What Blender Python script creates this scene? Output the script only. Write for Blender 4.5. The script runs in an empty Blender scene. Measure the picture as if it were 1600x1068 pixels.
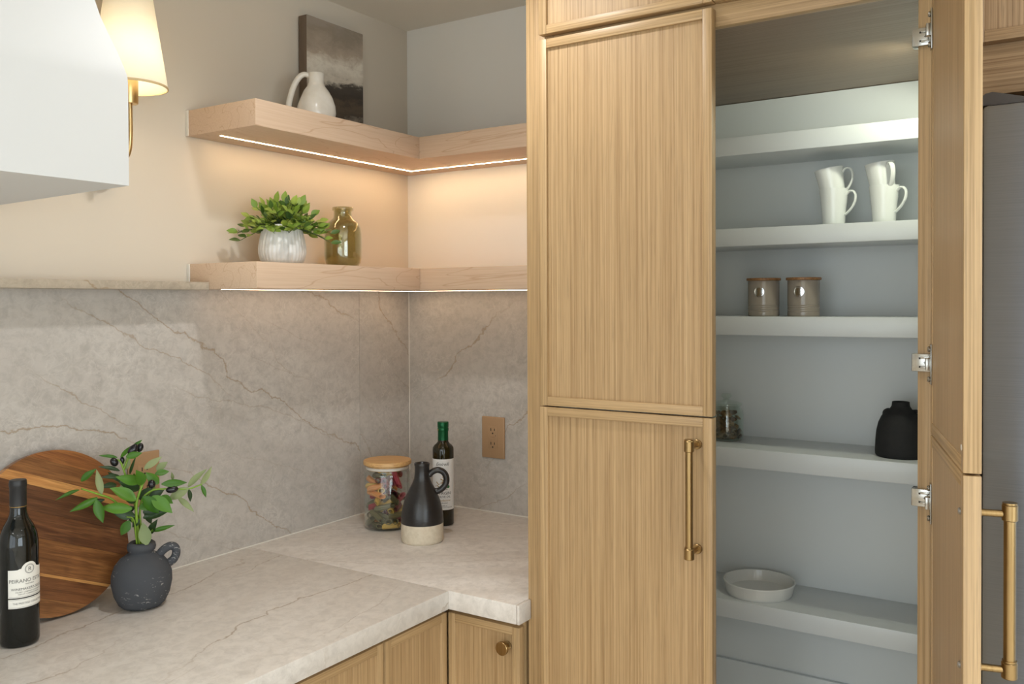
import bpy, bmesh, math, random
import numpy as np
from mathutils import Vector, Matrix

random.seed(7)
S = bpy.context.scene
COL = S.collection
PI = math.pi

# ------------------------------------------------------------------ camera
F_PX = 1390.55
YAW, PITCH, ROLL = math.radians(33.103), math.radians(0.7723), math.radians(-0.2488)
cam_d = bpy.data.cameras.new('camera'); cam = bpy.data.objects.new('camera', cam_d); COL.objects.link(cam)
cam_d.sensor_width = 36.0; cam_d.lens = F_PX / 1600 * 36.0
cam_d.shift_y = -(534 - 489.02) / 1600
cam_d.clip_start = 0.02
fwd = Vector((math.cos(YAW)*math.cos(PITCH), math.sin(YAW)*math.cos(PITCH), -math.sin(PITCH)))
rgt = Vector((math.sin(YAW), -math.cos(YAW), 0)); upv = rgt.cross(fwd)
r2 = rgt*math.cos(ROLL) + upv*math.sin(ROLL); u2 = -rgt*math.sin(ROLL) + upv*math.cos(ROLL)
M = Matrix((( r2.x, u2.x, -fwd.x), (r2.y, u2.y, -fwd.y), (r2.z, u2.z, -fwd.z))).to_4x4()
M.translation = Vector((-2.1908, -1.8200, 1.5446))
cam.matrix_world = M
S.camera = cam
def facing(x, y):
    """z rotation that turns local -Y towards the viewer's side of the room and local X to the right"""
    return math.atan2(y + 1.82, x + 2.1908) - PI/2

# ------------------------------------------------------------------ world, lights, exposure
S.view_settings.view_transform = 'Standard'
S.view_settings.look = 'None'
S.view_settings.gamma = 1.0
S.view_settings.use_curve_mapping = False
S.view_settings.exposure = 0.0
S.cycles.use_denoising = True
S.cycles.max_bounces = 10
S.cycles.transparent_max_bounces = 24
S.cycles.sample_clamp_indirect = 6.0
S.cycles.blur_glossy = 1.0
S.cycles.caustics_reflective = False
S.cycles.caustics_refractive = False
w = bpy.data.worlds.new('world'); S.world = w; w.use_nodes = True
w.node_tree.nodes['Background'].inputs[0].default_value = (0.85, 0.92, 1.0, 1)
w.node_tree.nodes['Background'].inputs[1].default_value = 0.6

def light(name, kind, loc, energy, color=(1, 1, 1), rot=(0, 0, 0), **kw):
    d = bpy.data.lights.new(name, kind); d.energy = energy; d.color = color
    for k, v in kw.items(): setattr(d, k, v)
    o = bpy.data.objects.new(name, d); COL.objects.link(o); o.location = loc; o.rotation_euler = rot
    return o
# soft fill from added area lights in unseen openings behind and left of camera
light('window_daylight', 'AREA', (-4.72, -2.0, 1.5), 44, (0.86, 0.94, 1.0), (0, -PI/2, 0), shape='RECTANGLE', size=1.7, size_y=2.6)
light('window_daylight', 'AREA', (-3.0, -4.98, 1.5), 90, (0.82, 0.92, 1.0), (PI/2, 0, 0), shape='RECTANGLE', size=2.4, size_y=1.6)
# recessed ceiling downlights; the strong ones deep in the room are added ambient fill
for p in ((-0.96, -0.80, 24), (-1.45, -2.3, 12), (-3.3, -3.0, 120), (-3.8, -1.3, 85), (-1.9, -3.9, 115)):
    light('ceiling_downlight', 'SPOT', (p[0], p[1], 2.39), p[2], (0.98, 0.98, 0.98), (0, 0, 0), spot_size=math.radians(150), spot_blend=0.7, shadow_soft_size=0.045)

# ------------------------------------------------------------------ materials
def lin(r, g, b):
    f = lambda c: (c/255)/12.92 if c/255 <= 0.04045 else ((c/255+0.055)/1.055)**2.4
    return (f(r), f(g), f(b), 1)
class NT:
    def __init__(s, name):
        s.m = bpy.data.materials.new(name); s.m.use_nodes = True; s.t = s.m.node_tree
        s.b = s.t.nodes['Principled BSDF']; s.out = s.t.nodes['Material Output']
    def n(s, typ, ins=None, **kw):
        nd = s.t.nodes.new(typ)
        for k, v in kw.items(): setattr(nd, k, v)
        for k, v in (ins or {}).items():
            s.put(nd.inputs[k], v)
        return nd
    def put(s, sock, v):
        if isinstance(v, bpy.types.NodeSocket): s.t.links.new(v, sock)
        else: sock.default_value = v
    def math(s, op, a, b=0.0, clamp=False):
        nd = s.n('ShaderNodeMath', {0: a, 1: b}, operation=op, use_clamp=clamp); return nd.outputs[0]
    def ramp(s, fac, stops, interp='LINEAR'):
        nd = s.n('ShaderNodeValToRGB', {0: fac}); cr = nd.color_ramp; cr.interpolation = interp
        while len(cr.elements) < len(stops): cr.elements.new(0.5)
        for e, (p, c) in zip(cr.elements, stops):
            e.position = p; e.color = c if len(c) == 4 else (*c, 1)
        return nd.outputs[0]
    def mix(s, fac, a, b, blend='MIX'):
        nd = s.n('ShaderNodeMix', {}, data_type='RGBA', blend_type=blend)
        s.put(nd.inputs[0], fac); s.put(nd.inputs[6], a); s.put(nd.inputs[7], b); return nd.outputs[2]
    def noise(s, vec, scale, detail=2.0, rough=0.5, dist=0.0):
        return s.n('ShaderNodeTexNoise', {'Vector': vec, 'Scale': scale, 'Detail': detail, 'Roughness': rough, 'Distortion': dist}).outputs[0]
    def obj(s): return s.n('ShaderNodeTexCoord').outputs['Object']
    def rand(s): return s.n('ShaderNodeObjectInfo').outputs['Random']
    def map(s, vec, scale=(1, 1, 1), rot=(0, 0, 0), loc=(0, 0, 0)):
        return s.n('ShaderNodeMapping', {'Vector': vec, 'Scale': scale, 'Rotation': rot, 'Location': loc}).outputs[0]
    def bump(s, h, strength=0.1, dist=0.002):
        nd = s.n('ShaderNodeBump', {'Height': h, 'Strength': strength, 'Distance': dist}); s.put(s.b.inputs['Normal'], nd.outputs[0])
    def set(s, **kw):
        for k, v in kw.items(): s.put(s.b.inputs[k.replace('_', ' ')], v)
        return s.m
G3 = lambda v: (v, v, v, 1)
def plain(name, col, rough=0.5, metal=0.0, **kw):
    t = NT(name); t.set(Base_Color=col, Roughness=rough, Metallic=metal); t.set(**kw); return t.m
def speckle(name, col, col2, rough, scale=60, amt=0.5, bump=0.1, metal=0.0, **kw):
    t = NT(name); o = t.obj(); n = t.noise(o, scale, 4, 0.6)
    c = t.ramp(n, [(0.5-amt/2, col), (0.5+amt/2, col2)])
    t.set(Base_Color=c, Roughness=rough, Metallic=metal, **kw); t.bump(n, bump, 0.001); return t.m

def oak(name, axis, light_c=(181, 151, 110), dark_c=(157, 128, 89), gloss=0.42, lines=1.0):
    t = NT(name); o = t.obj(); rd = t.math('MULTIPLY', t.rand(), 13.7)
    off = t.n('ShaderNodeCombineXYZ', {0: rd, 1: rd, 2: rd}).outputs[0]
    v = t.n('ShaderNodeVectorMath', {0: o, 1: off}, operation='ADD').outputs[0]
    def sc(a, l): return tuple(l if i == axis else a for i in range(3))
    n1 = t.noise(t.map(v, sc(300, 2.0)), 1.0, 3, 0.5, 0.2)
    n2 = t.noise(t.map(v, sc(620, 12)), 1.0, 2, 0.6)
    n3 = t.noise(t.map(v, sc(14, 0.5)), 1.0, 2, 0.5, 0.4)
    c = t.ramp(n1, [(0.3, lin(*dark_c)), (0.52, lin(*light_c)), (0.75, lin(*[min(255, x+13) for x in light_c]))])
    pores = t.ramp(n2, [(0.30, G3(1-0.24*lines)), (0.47, G3(1.0))])
    c = t.mix(0.85, c, pores, 'MULTIPLY')
    tint = t.ramp(n3, [(0.3, (0.95, 0.93, 0.90, 1)), (0.7, (1.03, 1.02, 1.0, 1))])
    c = t.mix(0.8, c, tint, 'MULTIPLY')
    t.set(Base_Color=c, Roughness=gloss); t.bump(t.math('ADD', n1, t.math('MULTIPLY', n2, 0.6)), 0.12, 0.001)
    return t.m
OAK_V = oak('oak_upright_grain', 2); OAK_H = oak('oak_cross_grain', 1); OAK_X = oak('oak_depth_grain', 0)
OAK_P = oak('oak_fluted_veneer', 2, (179, 149, 109), (156, 125, 87), 0.42, 1.1)
OAK_W = oak('oak_walnut_toned', 1, (178, 148, 114), (146, 116, 86), 0.45, 1.2)
OAK_WV = oak('oak_walnut_toned_upright', 2, (178, 148, 114), (142, 112, 82), 0.45, 1.4)
OAK_C = oak('stained_plywood', 1, (138, 118, 98), (118, 100, 82), 0.4, 0.3)

def maple(name, axis, seed):
    t = NT(name); o = t.obj()
    sc = tuple(1.4 if i == axis else 9.0 for i in range(3))
    v = t.map(o, sc, loc=(seed, seed*1.7, seed*0.6))
    n = t.noise(v, 1.0, 3, 0.5, 0.6)
    rings = t.math('ABSOLUTE', t.math('SINE', t.math('MULTIPLY', n, 30.0)))
    fine = t.noise(t.map(o, tuple(6 if i == axis else 260 for i in range(3))), 1.0, 2, 0.6)
    c = t.mix(t.ramp(rings, [(0.0, G3(1)), (0.16, G3(0))]), lin(214, 188, 162), lin(190, 156, 126))
    c = t.mix(t.ramp(fine, [(0.35, G3(0.35)), (0.6, G3(0))]), c, lin(192, 160, 130))
    c = t.mix(t.math('MULTIPLY', t.noise(v, 0.5, 1), 0.35), c, lin(198, 166, 138))
    t.set(Base_Color=c, Roughness=0.5); t.bump(fine, 0.06, 0.001); return t.m
MAPLE_X = maple('maple_long_grain', 0, 0.4); MAPLE_Y = maple('maple_cross_grain', 1, 3.1)

def quartzite(name, axes, ang, base, dark, veincol=(146, 121, 88), seed=0.0, gloss=0.22, signs=(1, 1), vein=0.68, stretch=(0.55, 3.2), wsp=1.0):
    t = NT(name); o = t.obj(); sp = t.n('ShaderNodeSeparateXYZ', {0: o})
    a = t.math('MULTIPLY', sp.outputs[axes[0]], float(signs[0])); b = t.math('MULTIPLY', sp.outputs[axes[1]], float(signs[1]))
    p = t.n('ShaderNodeCombineXYZ', {0: a, 1: b, 2: t.math('ADD', sp.outputs[3-axes[0]-axes[1]], seed)}).outputs[0]
    rot0 = t.map(p, rot=(0, 0, -ang)); rot = t.map(rot0, scale=(stretch[0], stretch[1], 1.0))
    cloud = t.noise(rot, 2.2, 5, 0.6, 0.4)
    mott = t.noise(p, 42.0, 6, 0.7, 0.5)
    c = t.mix(t.ramp(cloud, [(0.3, G3(0)), (0.7, G3(1))]), lin(*dark), lin(*base))
    c = t.mix(t.ramp(mott, [(0.30, G3(0.75)), (0.58, G3(0))]), c, lin(*[x*0.90 for x in dark]))
    wz = t.math('ABSOLUTE', t.math('SUBTRACT', t.noise(p, 30.0, 5, 0.6, 0.9), 0.5))
    wisp = t.math('MULTIPLY', t.ramp(wz, [(0.0, G3(1)), (0.035, G3(0))]), t.ramp(t.noise(p, 6.0, 2), [(0.40, G3(0.1*wsp)), (0.65, G3(0.5*wsp))]))
    c = t.mix(wisp, c, lin(*[min(255, x*1.07) for x in base]))
    v = t.n('ShaderNodeSeparateXYZ', {0: rot0}).outputs[1]
    for fq, wd, a1, a2, thr, k in ((3.1, 0.0019, 1.0, 0.34, 0.36, 1.0), (5.3, 0.0014, 1.6, 0.42, 0.44, 0.75), (8.7, 0.0011, 2.2, 0.5, 0.50, 0.5)):
        q = t.map(p, loc=(seed*3.1+fq, fq*1.7, 0.0))
        w1 = t.math('ADD', t.math('MULTIPLY', v, fq), t.math('MULTIPLY', t.noise(q, 1.6, 1), a1))
        w1 = t.math('ADD', w1, t.math('MULTIPLY', t.noise(q, 8.0, 5, 0.6), a2))
        d = t.math('ABSOLUTE', t.math('SUBTRACT', t.math('FRACT', w1), 0.5))
        line = t.ramp(d, [(0.0, G3(1)), (wd*fq*0.5, G3(0.75)), (wd*fq*1.6, G3(0))])
        brk = t.ramp(t.noise(q, 2.0, 3), [(thr, G3(0)), (thr+0.14, G3(1))])
        c = t.mix(t.math('MULTIPLY', t.math('MULTIPLY', line, brk), vein*k), c, lin(*veincol))
    t.set(Base_Color=c, Roughness=t.math('ADD', t.math('MULTIPLY', mott, 0.12), gloss)); return t.m
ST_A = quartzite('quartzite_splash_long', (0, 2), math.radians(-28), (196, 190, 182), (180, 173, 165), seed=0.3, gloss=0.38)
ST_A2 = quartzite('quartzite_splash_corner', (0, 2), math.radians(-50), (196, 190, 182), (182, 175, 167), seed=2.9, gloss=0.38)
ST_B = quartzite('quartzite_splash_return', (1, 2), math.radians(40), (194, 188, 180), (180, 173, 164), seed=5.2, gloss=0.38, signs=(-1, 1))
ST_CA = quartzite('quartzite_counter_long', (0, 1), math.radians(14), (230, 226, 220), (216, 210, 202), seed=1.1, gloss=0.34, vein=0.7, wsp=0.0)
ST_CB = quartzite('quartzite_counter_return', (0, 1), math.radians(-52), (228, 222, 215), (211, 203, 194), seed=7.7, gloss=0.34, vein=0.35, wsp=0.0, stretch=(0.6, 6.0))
ST_L = quartzite('quartzite_ledge', (0, 2), math.radians(-10), (190, 178, 160), (172, 160, 142), seed=9.1, gloss=0.35)

def paint(name, col, rough=0.6):
    t = NT(name); n = t.noise(t.obj(), 7.0, 3); n2 = t.noise(t.obj(), 220.0, 2)
    t.set(Base_Color=t.mix(t.math('MULTIPLY', n, 0.25), lin(*col), lin(*[x*0.965 for x in col])), Roughness=rough); t.bump(n2, 0.04, 0.001); return t.m
PAINT = paint('warm_white_paint', (214, 203, 186)); PAINT_B = paint('white_wall_paint', (240, 237, 230)); CEIL = paint('ceiling_paint', (238, 230, 216))
PLASTER = paint('white_plaster', (216, 217, 217), 0.5); PANTRY = paint('white_melamine', (222, 226, 226), 0.4); PANTRY_S = paint('white_shelf_lacquer', (214, 218, 219), 0.32)
FLOOR = oak('floor_oak', 0, (216, 210, 200), (198, 190, 178))
def brass_mat():
    t = NT('brushed_brass'); n = t.noise(t.map(t.obj(), (300, 300, 12)), 1.0, 2)
    t.set(Base_Color=t.mix(n, lin(144, 118, 78), lin(174, 147, 104)), Metallic=1.0, Roughness=t.math('ADD', t.math('MULTIPLY', n, 0.12), 0.24)); return t.m
BRASS = brass_mat(); BRASS_L = plain('pale_brass', lin(206, 178, 126), 0.34, 1.0)
NICKEL = plain('nickel_plate', lin(168, 165, 158), 0.2, 1.0); DARKM = plain('dark_slot', lin(38, 34, 30), 0.7)
def steel_mat():
    t = NT('brushed_stainless'); n = t.noise(t.map(t.obj(), (4, 6, 700)), 1.0, 2)
    t.set(Base_Color=t.mix(n, lin(152, 166, 186), lin(180, 192, 210)), Metallic=1.0, Roughness=t.math('ADD', t.math('MULTIPLY', n, 0.10), 0.34), Anisotropic=0.85, Anisotropic_Rotation=0.25)
    t.put(t.b.inputs['Tangent'], t.n('ShaderNodeTangent', direction_type='RADIAL', axis='Z').outputs[0]); return t.m
STEEL = steel_mat(); GREYP = plain('dark_grey_plastic', lin(92, 84, 78), 0.5)
def thin_glass(name, tint, k=0.35, dirt=0.0):
    t = NT(name); t.t.nodes.remove(t.b)
    tr = t.n('ShaderNodeBsdfTransparent', {'Color': tint}); gl = t.n('ShaderNodeBsdfGlossy', {'Color': (0.95, 0.97, 0.96, 1), 'Roughness': 0.02})
    fc_ = t.n('ShaderNodeLayerWeight', {'Blend': 0.5}).outputs['Facing']; f = t.math('MULTIPLY', t.math('ADD', 0.05, t.math('MULTIPLY', t.math('POWER', fc_, 4.0), 0.9)), k, True)
    mx = t.n('ShaderNodeMixShader', {0: f, 1: tr.outputs[0], 2: gl.outputs[0]}); t.t.links.new(mx.outputs[0], t.out.inputs[0]); return t.m
GLASS = thin_glass('clear_glass', (0.965, 0.98, 0.97, 1), 1.1); GLASS_G = thin_glass('greenish_clear_glass', (0.92, 0.955, 0.93, 1), 1.3)
GLASS_O = thin_glass('olive_glass', (0.76, 0.75, 0.60, 1), 1.7); GLASS_W = thin_glass('window_glass', (0.97, 0.98, 0.98, 1), 0.5)
def emit(name, col, strength):
    t = NT(name); t.set(Base_Color=col, Emission_Color=col, Emission_Strength=strength, Roughness=0.6); return t.m
LED = emit('warm_led_diffuser', (1.0, 0.69, 0.39, 1), 48.0); LED_LOW = emit('warm_led_diffuser_dimmed', (1.0, 0.70, 0.42, 1), 22.0)
BULB = emit('lamp_bulb', (1.0, 0.84, 0.60, 1), 20.0)
def shade_mat():
    t = NT('linen_lamp_shade'); t.t.nodes.remove(t.b)
    n = t.noise(t.map(t.obj(), (120, 120, 400)), 1.0, 2)
    c = t.mix(n, (0.95, 0.92, 0.85, 1), (0.97, 0.95, 0.89, 1))
    d = t.n('ShaderNodeBsdfDiffuse', {'Color': c}); tr = t.n('ShaderNodeBsdfTranslucent', {'Color': c})
    mx = t.n('ShaderNodeMixShader', {0: 0.62, 1: d.outputs[0], 2: tr.outputs[0]}); t.t.links.new(mx.outputs[0], t.out.inputs[0]); return t.m
SHADE = shade_mat()
def leaf_mat(name, c1, c2, rough=0.45):
    t = NT(name); r = t.rand(); n = t.noise(t.map(t.obj(), (40, 220, 40)), 1.0, 2)
    c = t.mix(r, lin(*c1), lin(*c2)); c = t.mix(t.math('MULTIPLY', n, 0.4), c, lin(*[x*0.7 for x in c1]))
    t.set(Base_Color=c, Roughness=rough)
    tl = t.n('ShaderNodeBsdfTranslucent', {'Color': c}); mx = t.n('ShaderNodeMixShader', {0: 0.22, 1: t.b.outputs[0], 2: tl.outputs[0]})
    t.t.links.new(mx.outputs[0], t.out.inputs[0]); return t.m
LEAF_G = leaf_mat('olive_leaf_green', (58, 108, 18), (94, 146, 34)); LEAF_D = leaf_mat('olive_leaf_dark', (38, 62, 30), (58, 86, 42)); LEAF_P = leaf_mat('olive_leaf_pale', (138, 154, 104), (164, 174, 124), 0.6)
LEAF_1 = leaf_mat('bush_leaf_bright', (116, 150, 48), (172, 194, 88)); LEAF_2 = leaf_mat('bush_leaf_deep', (58, 88, 32), (88, 122, 48))
STEM_G = plain('green_stem', lin(124, 158, 48), 0.5); STEM_D = plain('dark_green_stem', lin(66, 82, 40), 0.6)
OLIVE = plain('black_olive_skin', lin(22, 20, 24), 0.25)

# ------------------------------------------------------------------ mesh helpers
def link(name, me, mat=None, parent=None, loc=(0, 0, 0), rot=(0, 0, 0)):
    o = bpy.data.objects.new(name, me); COL.objects.link(o)
    if mat: me.materials.append(mat)
    o.location = loc; o.rotation_euler = rot
    if parent: o.parent = parent
    return o
def fin(bm, name, mat, parent=None, loc=(0, 0, 0), rot=(0, 0, 0), smooth=False, angle=None):
    bmesh.ops.recalc_face_normals(bm, faces=bm.faces[:])
    me = bpy.data.meshes.new(name); bm.to_mesh(me); bm.free()
    if smooth or angle:
        for p in me.polygons: p.use_smooth = True
        if angle:
            me.set_sharp_from_angle(angle=math.radians(angle))
    return link(name, me, mat, parent, loc, rot)
def add_box(bm, a, b, bev=0.0, seg=2):
    lo = [min(p, q) for p, q in zip(a, b)]; hi = [max(p, q) for p, q in zip(a, b)]
    vs = [bm.verts.new((x, y, z)) for x in (lo[0], hi[0]) for y in (lo[1], hi[1]) for z in (lo[2], hi[2])]
    fs = [bm.faces.new([vs[i] for i in q]) for q in ((0, 1, 3, 2), (4, 6, 7, 5), (0, 4, 5, 1), (2, 3, 7, 6), (0, 2, 6, 4), (1, 5, 7, 3))]
    if bev > 0:
        es = list({e for f in fs for e in f.edges})
        bmesh.ops.bevel(bm, geom=es, offset=bev, segments=seg, affect='EDGES', profile=0.5)
def box(name, a, b, mat, parent=None, bev=0.0, loc=(0, 0, 0), rot=(0, 0, 0)):
    bm = bmesh.new(); add_box(bm, a, b, bev)
    return fin(bm, name, mat, parent, loc, rot, angle=(40 if bev else None))
def add_lathe(bm, prof, n=48, rf=None, cap0=True, cap1=False):
    rings = []
    for r, z in prof:
        if r < 1e-6: rings.append([bm.verts.new((0, 0, z))]); continue
        ring = []
        for i in range(n):
            a = 2*PI*i/n; rr = r if rf is None else r*rf(a, z)
            ring.append(bm.verts.new((rr*math.cos(a), rr*math.sin(a), z)))
        rings.append(ring)
    for A, B in zip(rings, rings[1:]):
        for i in range(n):
            j = (i+1) % n
            if len(A) == 1 and len(B) == 1: continue
            if len(A) == 1: bm.faces.new((A[0], B[i], B[j]))
            elif len(B) == 1: bm.faces.new((A[i], A[j], B[0]))
            else: bm.faces.new((A[i], A[j], B[j], B[i]))
    if cap0 and len(rings[0]) > 1: bm.faces.new(rings[0][::-1])
    if cap1 and len(rings[-1]) > 1: bm.faces.new(rings[-1])
def lathe(name, prof, mat, parent=None, n=48, loc=(0, 0, 0), rot=(0, 0, 0), rf=None, angle=50, cap0=True, cap1=False):
    bm = bmesh.new(); add_lathe(bm, prof, n, rf, cap0, cap1)
    return fin(bm, name, mat, parent, loc, rot, angle=angle)
def spline(pts, k=8):
    P = [Vector(p) for p in pts]; out = []
    Q = [P[0]*2-P[1]] + P + [P[-1]*2-P[-2]]
    for i in range(1, len(Q)-2):
        for j in range(k):
            t = j/k; a, b, c, d = Q[i-1:i+3]
            out.append(0.5*((2*b)+(c-a)*t+(2*a-5*b+4*c-d)*t*t+(3*b-a-3*c+d)*t**3))
    out.append(P[-1]); return out
def add_tube(bm, path, rad, n=10, sq=(1, 1), caps=True):
    path = [Vector(p) for p in path]; m = len(path)
    rads = [rad]*m if not hasattr(rad, '__len__') else [rad[min(len(rad)-1, int(i/(m-1)*(len(rad)-1)))] + (rad[min(len(rad)-1, int(i/(m-1)*(len(rad)-1))+1)] - rad[min(len(rad)-1, int(i/(m-1)*(len(rad)-1)))])*((i/(m-1)*(len(rad)-1)) % 1) for i in range(m)]
    up = None; rings = []
    for i in range(m):
        t = (path[min(i+1, m-1)]-path[max(i-1, 0)]).normalized()
        if up is None:
            up = Vector((0, 0, 1)) if abs(t.z) < 0.9 else Vector((1, 0, 0))
        s = t.cross(up).normalized(); up = s.cross(t).normalized()
        rings.append([bm.verts.new(path[i] + s*(math.cos(2*PI*k/n)*rads[i]*sq[0]) + up*(math.sin(2*PI*k/n)*rads[i]*sq[1])) for k in range(n)])
    for A, B in zip(rings, rings[1:]):
        for k in range(n): bm.faces.new((A[k], A[(k+1) % n], B[(k+1) % n], B[k]))
    if caps: bm.faces.new(rings[0][::-1]); bm.faces.new(rings[-1])
def tube(name, path, rad, mat, parent=None, n=10, sq=(1, 1)):
    bm = bmesh.new(); add_tube(bm, path, rad, n, sq)
    return fin(bm, name, mat, parent, angle=60)
def add_cyl(bm, p, q, r, n=20, bev=0.0):
    p, q = Vector(p), Vector(q); d = q-p; L = d.length
    prof = [(r, 0), (r, L)] if not bev else [(r-bev, 0), (r, bev), (r, L-bev), (r-bev, L)]
    b2 = bmesh.new(); add_lathe(b2, prof, n, None, True, True)
    Mx = Matrix.Translation(p) @ d.to_track_quat('Z', 'Y').to_matrix().to_4x4()
    b2.transform(Mx); me = bpy.data.meshes.new('tmp'); b2.to_mesh(me); b2.free(); bm.from_mesh(me); bpy.data.meshes.remove(me)
def prism(bm, poly, y0, y1):
    """polygon in x,z extruded along y"""
    a = [bm.verts.new((x, y0, z)) for x, z in poly]; b = [bm.verts.new((x, y1, z)) for x, z in poly]
    bm.faces.new(a); bm.faces.new(b[::-1])
    for i in range(len(poly)): bm.faces.new((a[i], b[i], b[(i+1) % len(poly)], a[(i+1) % len(poly)]))
def thing(name, label, cat, loc=(0, 0, 0), rz=0.0, group=None):
    o = bpy.data.objects.new(name, None); COL.objects.link(o); o.empty_display_size = 0.05
    o.location = loc; o.rotation_euler = (0, 0, rz); return tag(o, label, cat, group)
def tag(o, label, cat, group=None):
    o['label'] = label; o['category'] = cat
    if group: o['group'] = group
    return o
def struct(o):
    o['kind'] = 'structure'; return o

# ------------------------------------------------------------------ measured planes
ZC, ZK, ZKB = 2.402, 0.915, 0.8736           # ceiling, counter top, counter underside
S1T, S1B, S2T, S2B = 2.0048, 1.9437, 1.6372, 1.5761
XE, SD = -0.8209, -0.2393                    # shelf end, shelf front
XT, XD = -0.6018, -0.6256                    # face frame plane, door front plane
YL, YD0, YD1 = -0.822, -0.867, -1.2368       # tall cabinet side, closed door edges
YST = -1.580                                 # hinge stile inner edge
ZDT, ZG, ZRAIL = 2.0785, 1.3306, 2.0492
XS, XW = -0.1521, 0.0471                     # pantry shelf front, pantry back
DT = 0.0205

# ------------------------------------------------------------------ room shell
struct(box('floor', (-5.2, -5.2, -0.05), (0.3, 0.2, 0.0), FLOOR))
struct(box('ceiling', (-5.2, -5.2, ZC), (0.3, 0.2, ZC+0.1), CEIL))
struct(box('wall_back', (-5.2, 0.006, 0), (0.3, 0.15, ZC), PAINT))
struct(box('wall_right', (0.006, -0.84, 0), (0.06, 0.006, ZC), PAINT_B))
struct(box('wall_pantry', (0.065, -5.2, 0), (0.2, 0.006, ZC), PAINT_B))
def holed_wall(name, fixed, axis, a0, a1, h0, h1, z0, z1):
    bm = bmesh.new()
    def bx(p, q, zz0, zz1):
        if axis == 'x': add_box(bm, (fixed, p, zz0), (fixed-0.15, q, zz1))
        else: add_box(bm, (p, fixed, zz0), (q, fixed-0.15, zz1))
    bx(a0, h0, 0, ZC); bx(h1, a1, 0, ZC); bx(h0, h1, 0, z0); bx(h0, h1, z1, ZC)
    return struct(fin(bm, name, PAINT_B))
holed_wall('wall_left', -4.6, 'x', -5.2, 0.15, -3.3, -0.7, 0.65, 2.35)
holed_wall('wall_front', -4.85, 'y', -5.2, 0.2, -4.2, -1.8, 0.7, 2.3)
FRAMEP = plain('white_window_frame', lin(235, 235, 232), 0.4)
def window(n, axis, fixed, h0, h1, z0, z1):  # unseen frames and panes, added to hold the fill area lights
    bm = bmesh.new(); t = 0.05
    def bx(p, q, a, b):
        if axis == 'x': add_box(bm, (fixed-0.03, p, a), (fixed-0.09, q, b), 0.004)
        else: add_box(bm, (p, fixed-0.03, a), (q, fixed-0.09, b), 0.004)
    bx(h0, h1, z0, z0+t); bx(h0, h1, z1-t, z1); bx(h0, h0+t, z0+t, z1-t); bx(h1-t, h1, z0+t, z1-t); bx((h0+h1)/2-t/2, (h0+h1)/2+t/2, z0+t, z1-t)
    o = struct(fin(bm, 'window_%d' % n, FRAMEP))
    for q0, q1 in ((h0+t, (h0+h1)/2-t/2), ((h0+h1)/2+t/2, h1-t)):
        if axis == 'x': box('pane', (fixed-0.058, q0, z0+t), (fixed-0.062, q1, z1-t), GLASS_W, o)
        else: box('pane', (q0, fixed-0.058, z0+t), (q1, fixed-0.062, z1-t), GLASS_W, o)
window(1, 'x', -4.6, -3.3, -0.7, 0.65, 2.35); window(2, 'y', -4.85, -4.2, -1.8, 0.7, 2.3)

# stone backsplash slabs fixed to the walls
bs = bpy.data.objects.new('wall_backsplash', None); COL.objects.link(bs); struct(bs)
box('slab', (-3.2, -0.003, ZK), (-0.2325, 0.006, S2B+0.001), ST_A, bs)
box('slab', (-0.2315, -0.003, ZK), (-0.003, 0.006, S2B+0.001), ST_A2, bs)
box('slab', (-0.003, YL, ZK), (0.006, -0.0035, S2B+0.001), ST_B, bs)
CAULK = plain('white_caulk', lin(226, 222, 212), 0.6)
bm = bmesh.new(); add_box(bm, (-3.2, -0.0055, ZK+0.0002), (-0.005, -0.003, ZK+0.0026)); add_box(bm, (-0.0055, YL, ZK+0.0002), (-0.003, -0.005, ZK+0.0026)); add_box(bm, (-0.0048, -0.0048, ZK), (-0.003, -0.003, S2B))
fin(bm, 'caulk_joint', CAULK, bs)

# ------------------------------------------------------------------ countertop and ledge
ct = thing('countertop', 'pale veined stone countertop turning the corner beneath the backsplash', 'countertop', (-0.65, -0.648, ZKB))
def slab(name, x0, x1, y0, y1, mat):
    box(name, (x0+0.65, y0+0.648, 0), (x1+0.65, y1+0.648, ZK-ZKB), mat, ct, 0.0022)
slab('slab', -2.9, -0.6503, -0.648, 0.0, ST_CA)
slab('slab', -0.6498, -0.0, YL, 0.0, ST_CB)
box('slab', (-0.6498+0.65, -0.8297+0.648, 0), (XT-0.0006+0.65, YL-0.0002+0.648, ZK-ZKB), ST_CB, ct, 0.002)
led = box('stone_ledge', (-2.1, 0, 0), (0, 0.0756+0.0045, 0.0185), ST_L, None, 0.0012, (XE-0.0004, -0.0756, 1.5743))
tag(led, 'narrow pale stone ledge capping the backsplash left of the lower wooden shelf', 'ledge')

# ------------------------------------------------------------------ floating shelves with light strips
def shelf_l(zb, zt, label, LED):
    t = thing('floating_shelf', label, 'shelf', (0, 0, zb), 0, 'floating wooden corner shelves')
    h = zt-zb; e = 0.0045
    box('board', (XE, SD, 0), (e, e, h), MAPLE_X, t, 0.0012)
    box('board', (SD, YL+0.0005, 0), (e, SD-0.0004, h), MAPLE_Y, t, 0.0012)
    box('caulk_edge', (XE-0.0022, -0.004, 0), (XE-0.0001, 0.0045, h), CAULK, t)
    l0, l1 = -0.0720, -0.0672
    bm = bmesh.new(); add_box(bm, (XE+0.04, l0, -0.0005), (l1, l1, 0.001)); fin(bm, 'light_strip', LED, t)
    bm = bmesh.new(); add_box(bm, (l0, YL+0.001, -0.0005), (l1, l0-0.0002, 0.001)); fin(bm, 'light_strip', LED, t)
    return t
shelf_l(S1B, S1T, 'upper pale wooden corner shelf holding the dark canvas and white jug', LED)
shelf_l(S2B, S2T, 'lower pale wooden corner shelf holding the potted plant and green glass vase', LED_LOW)

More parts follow.
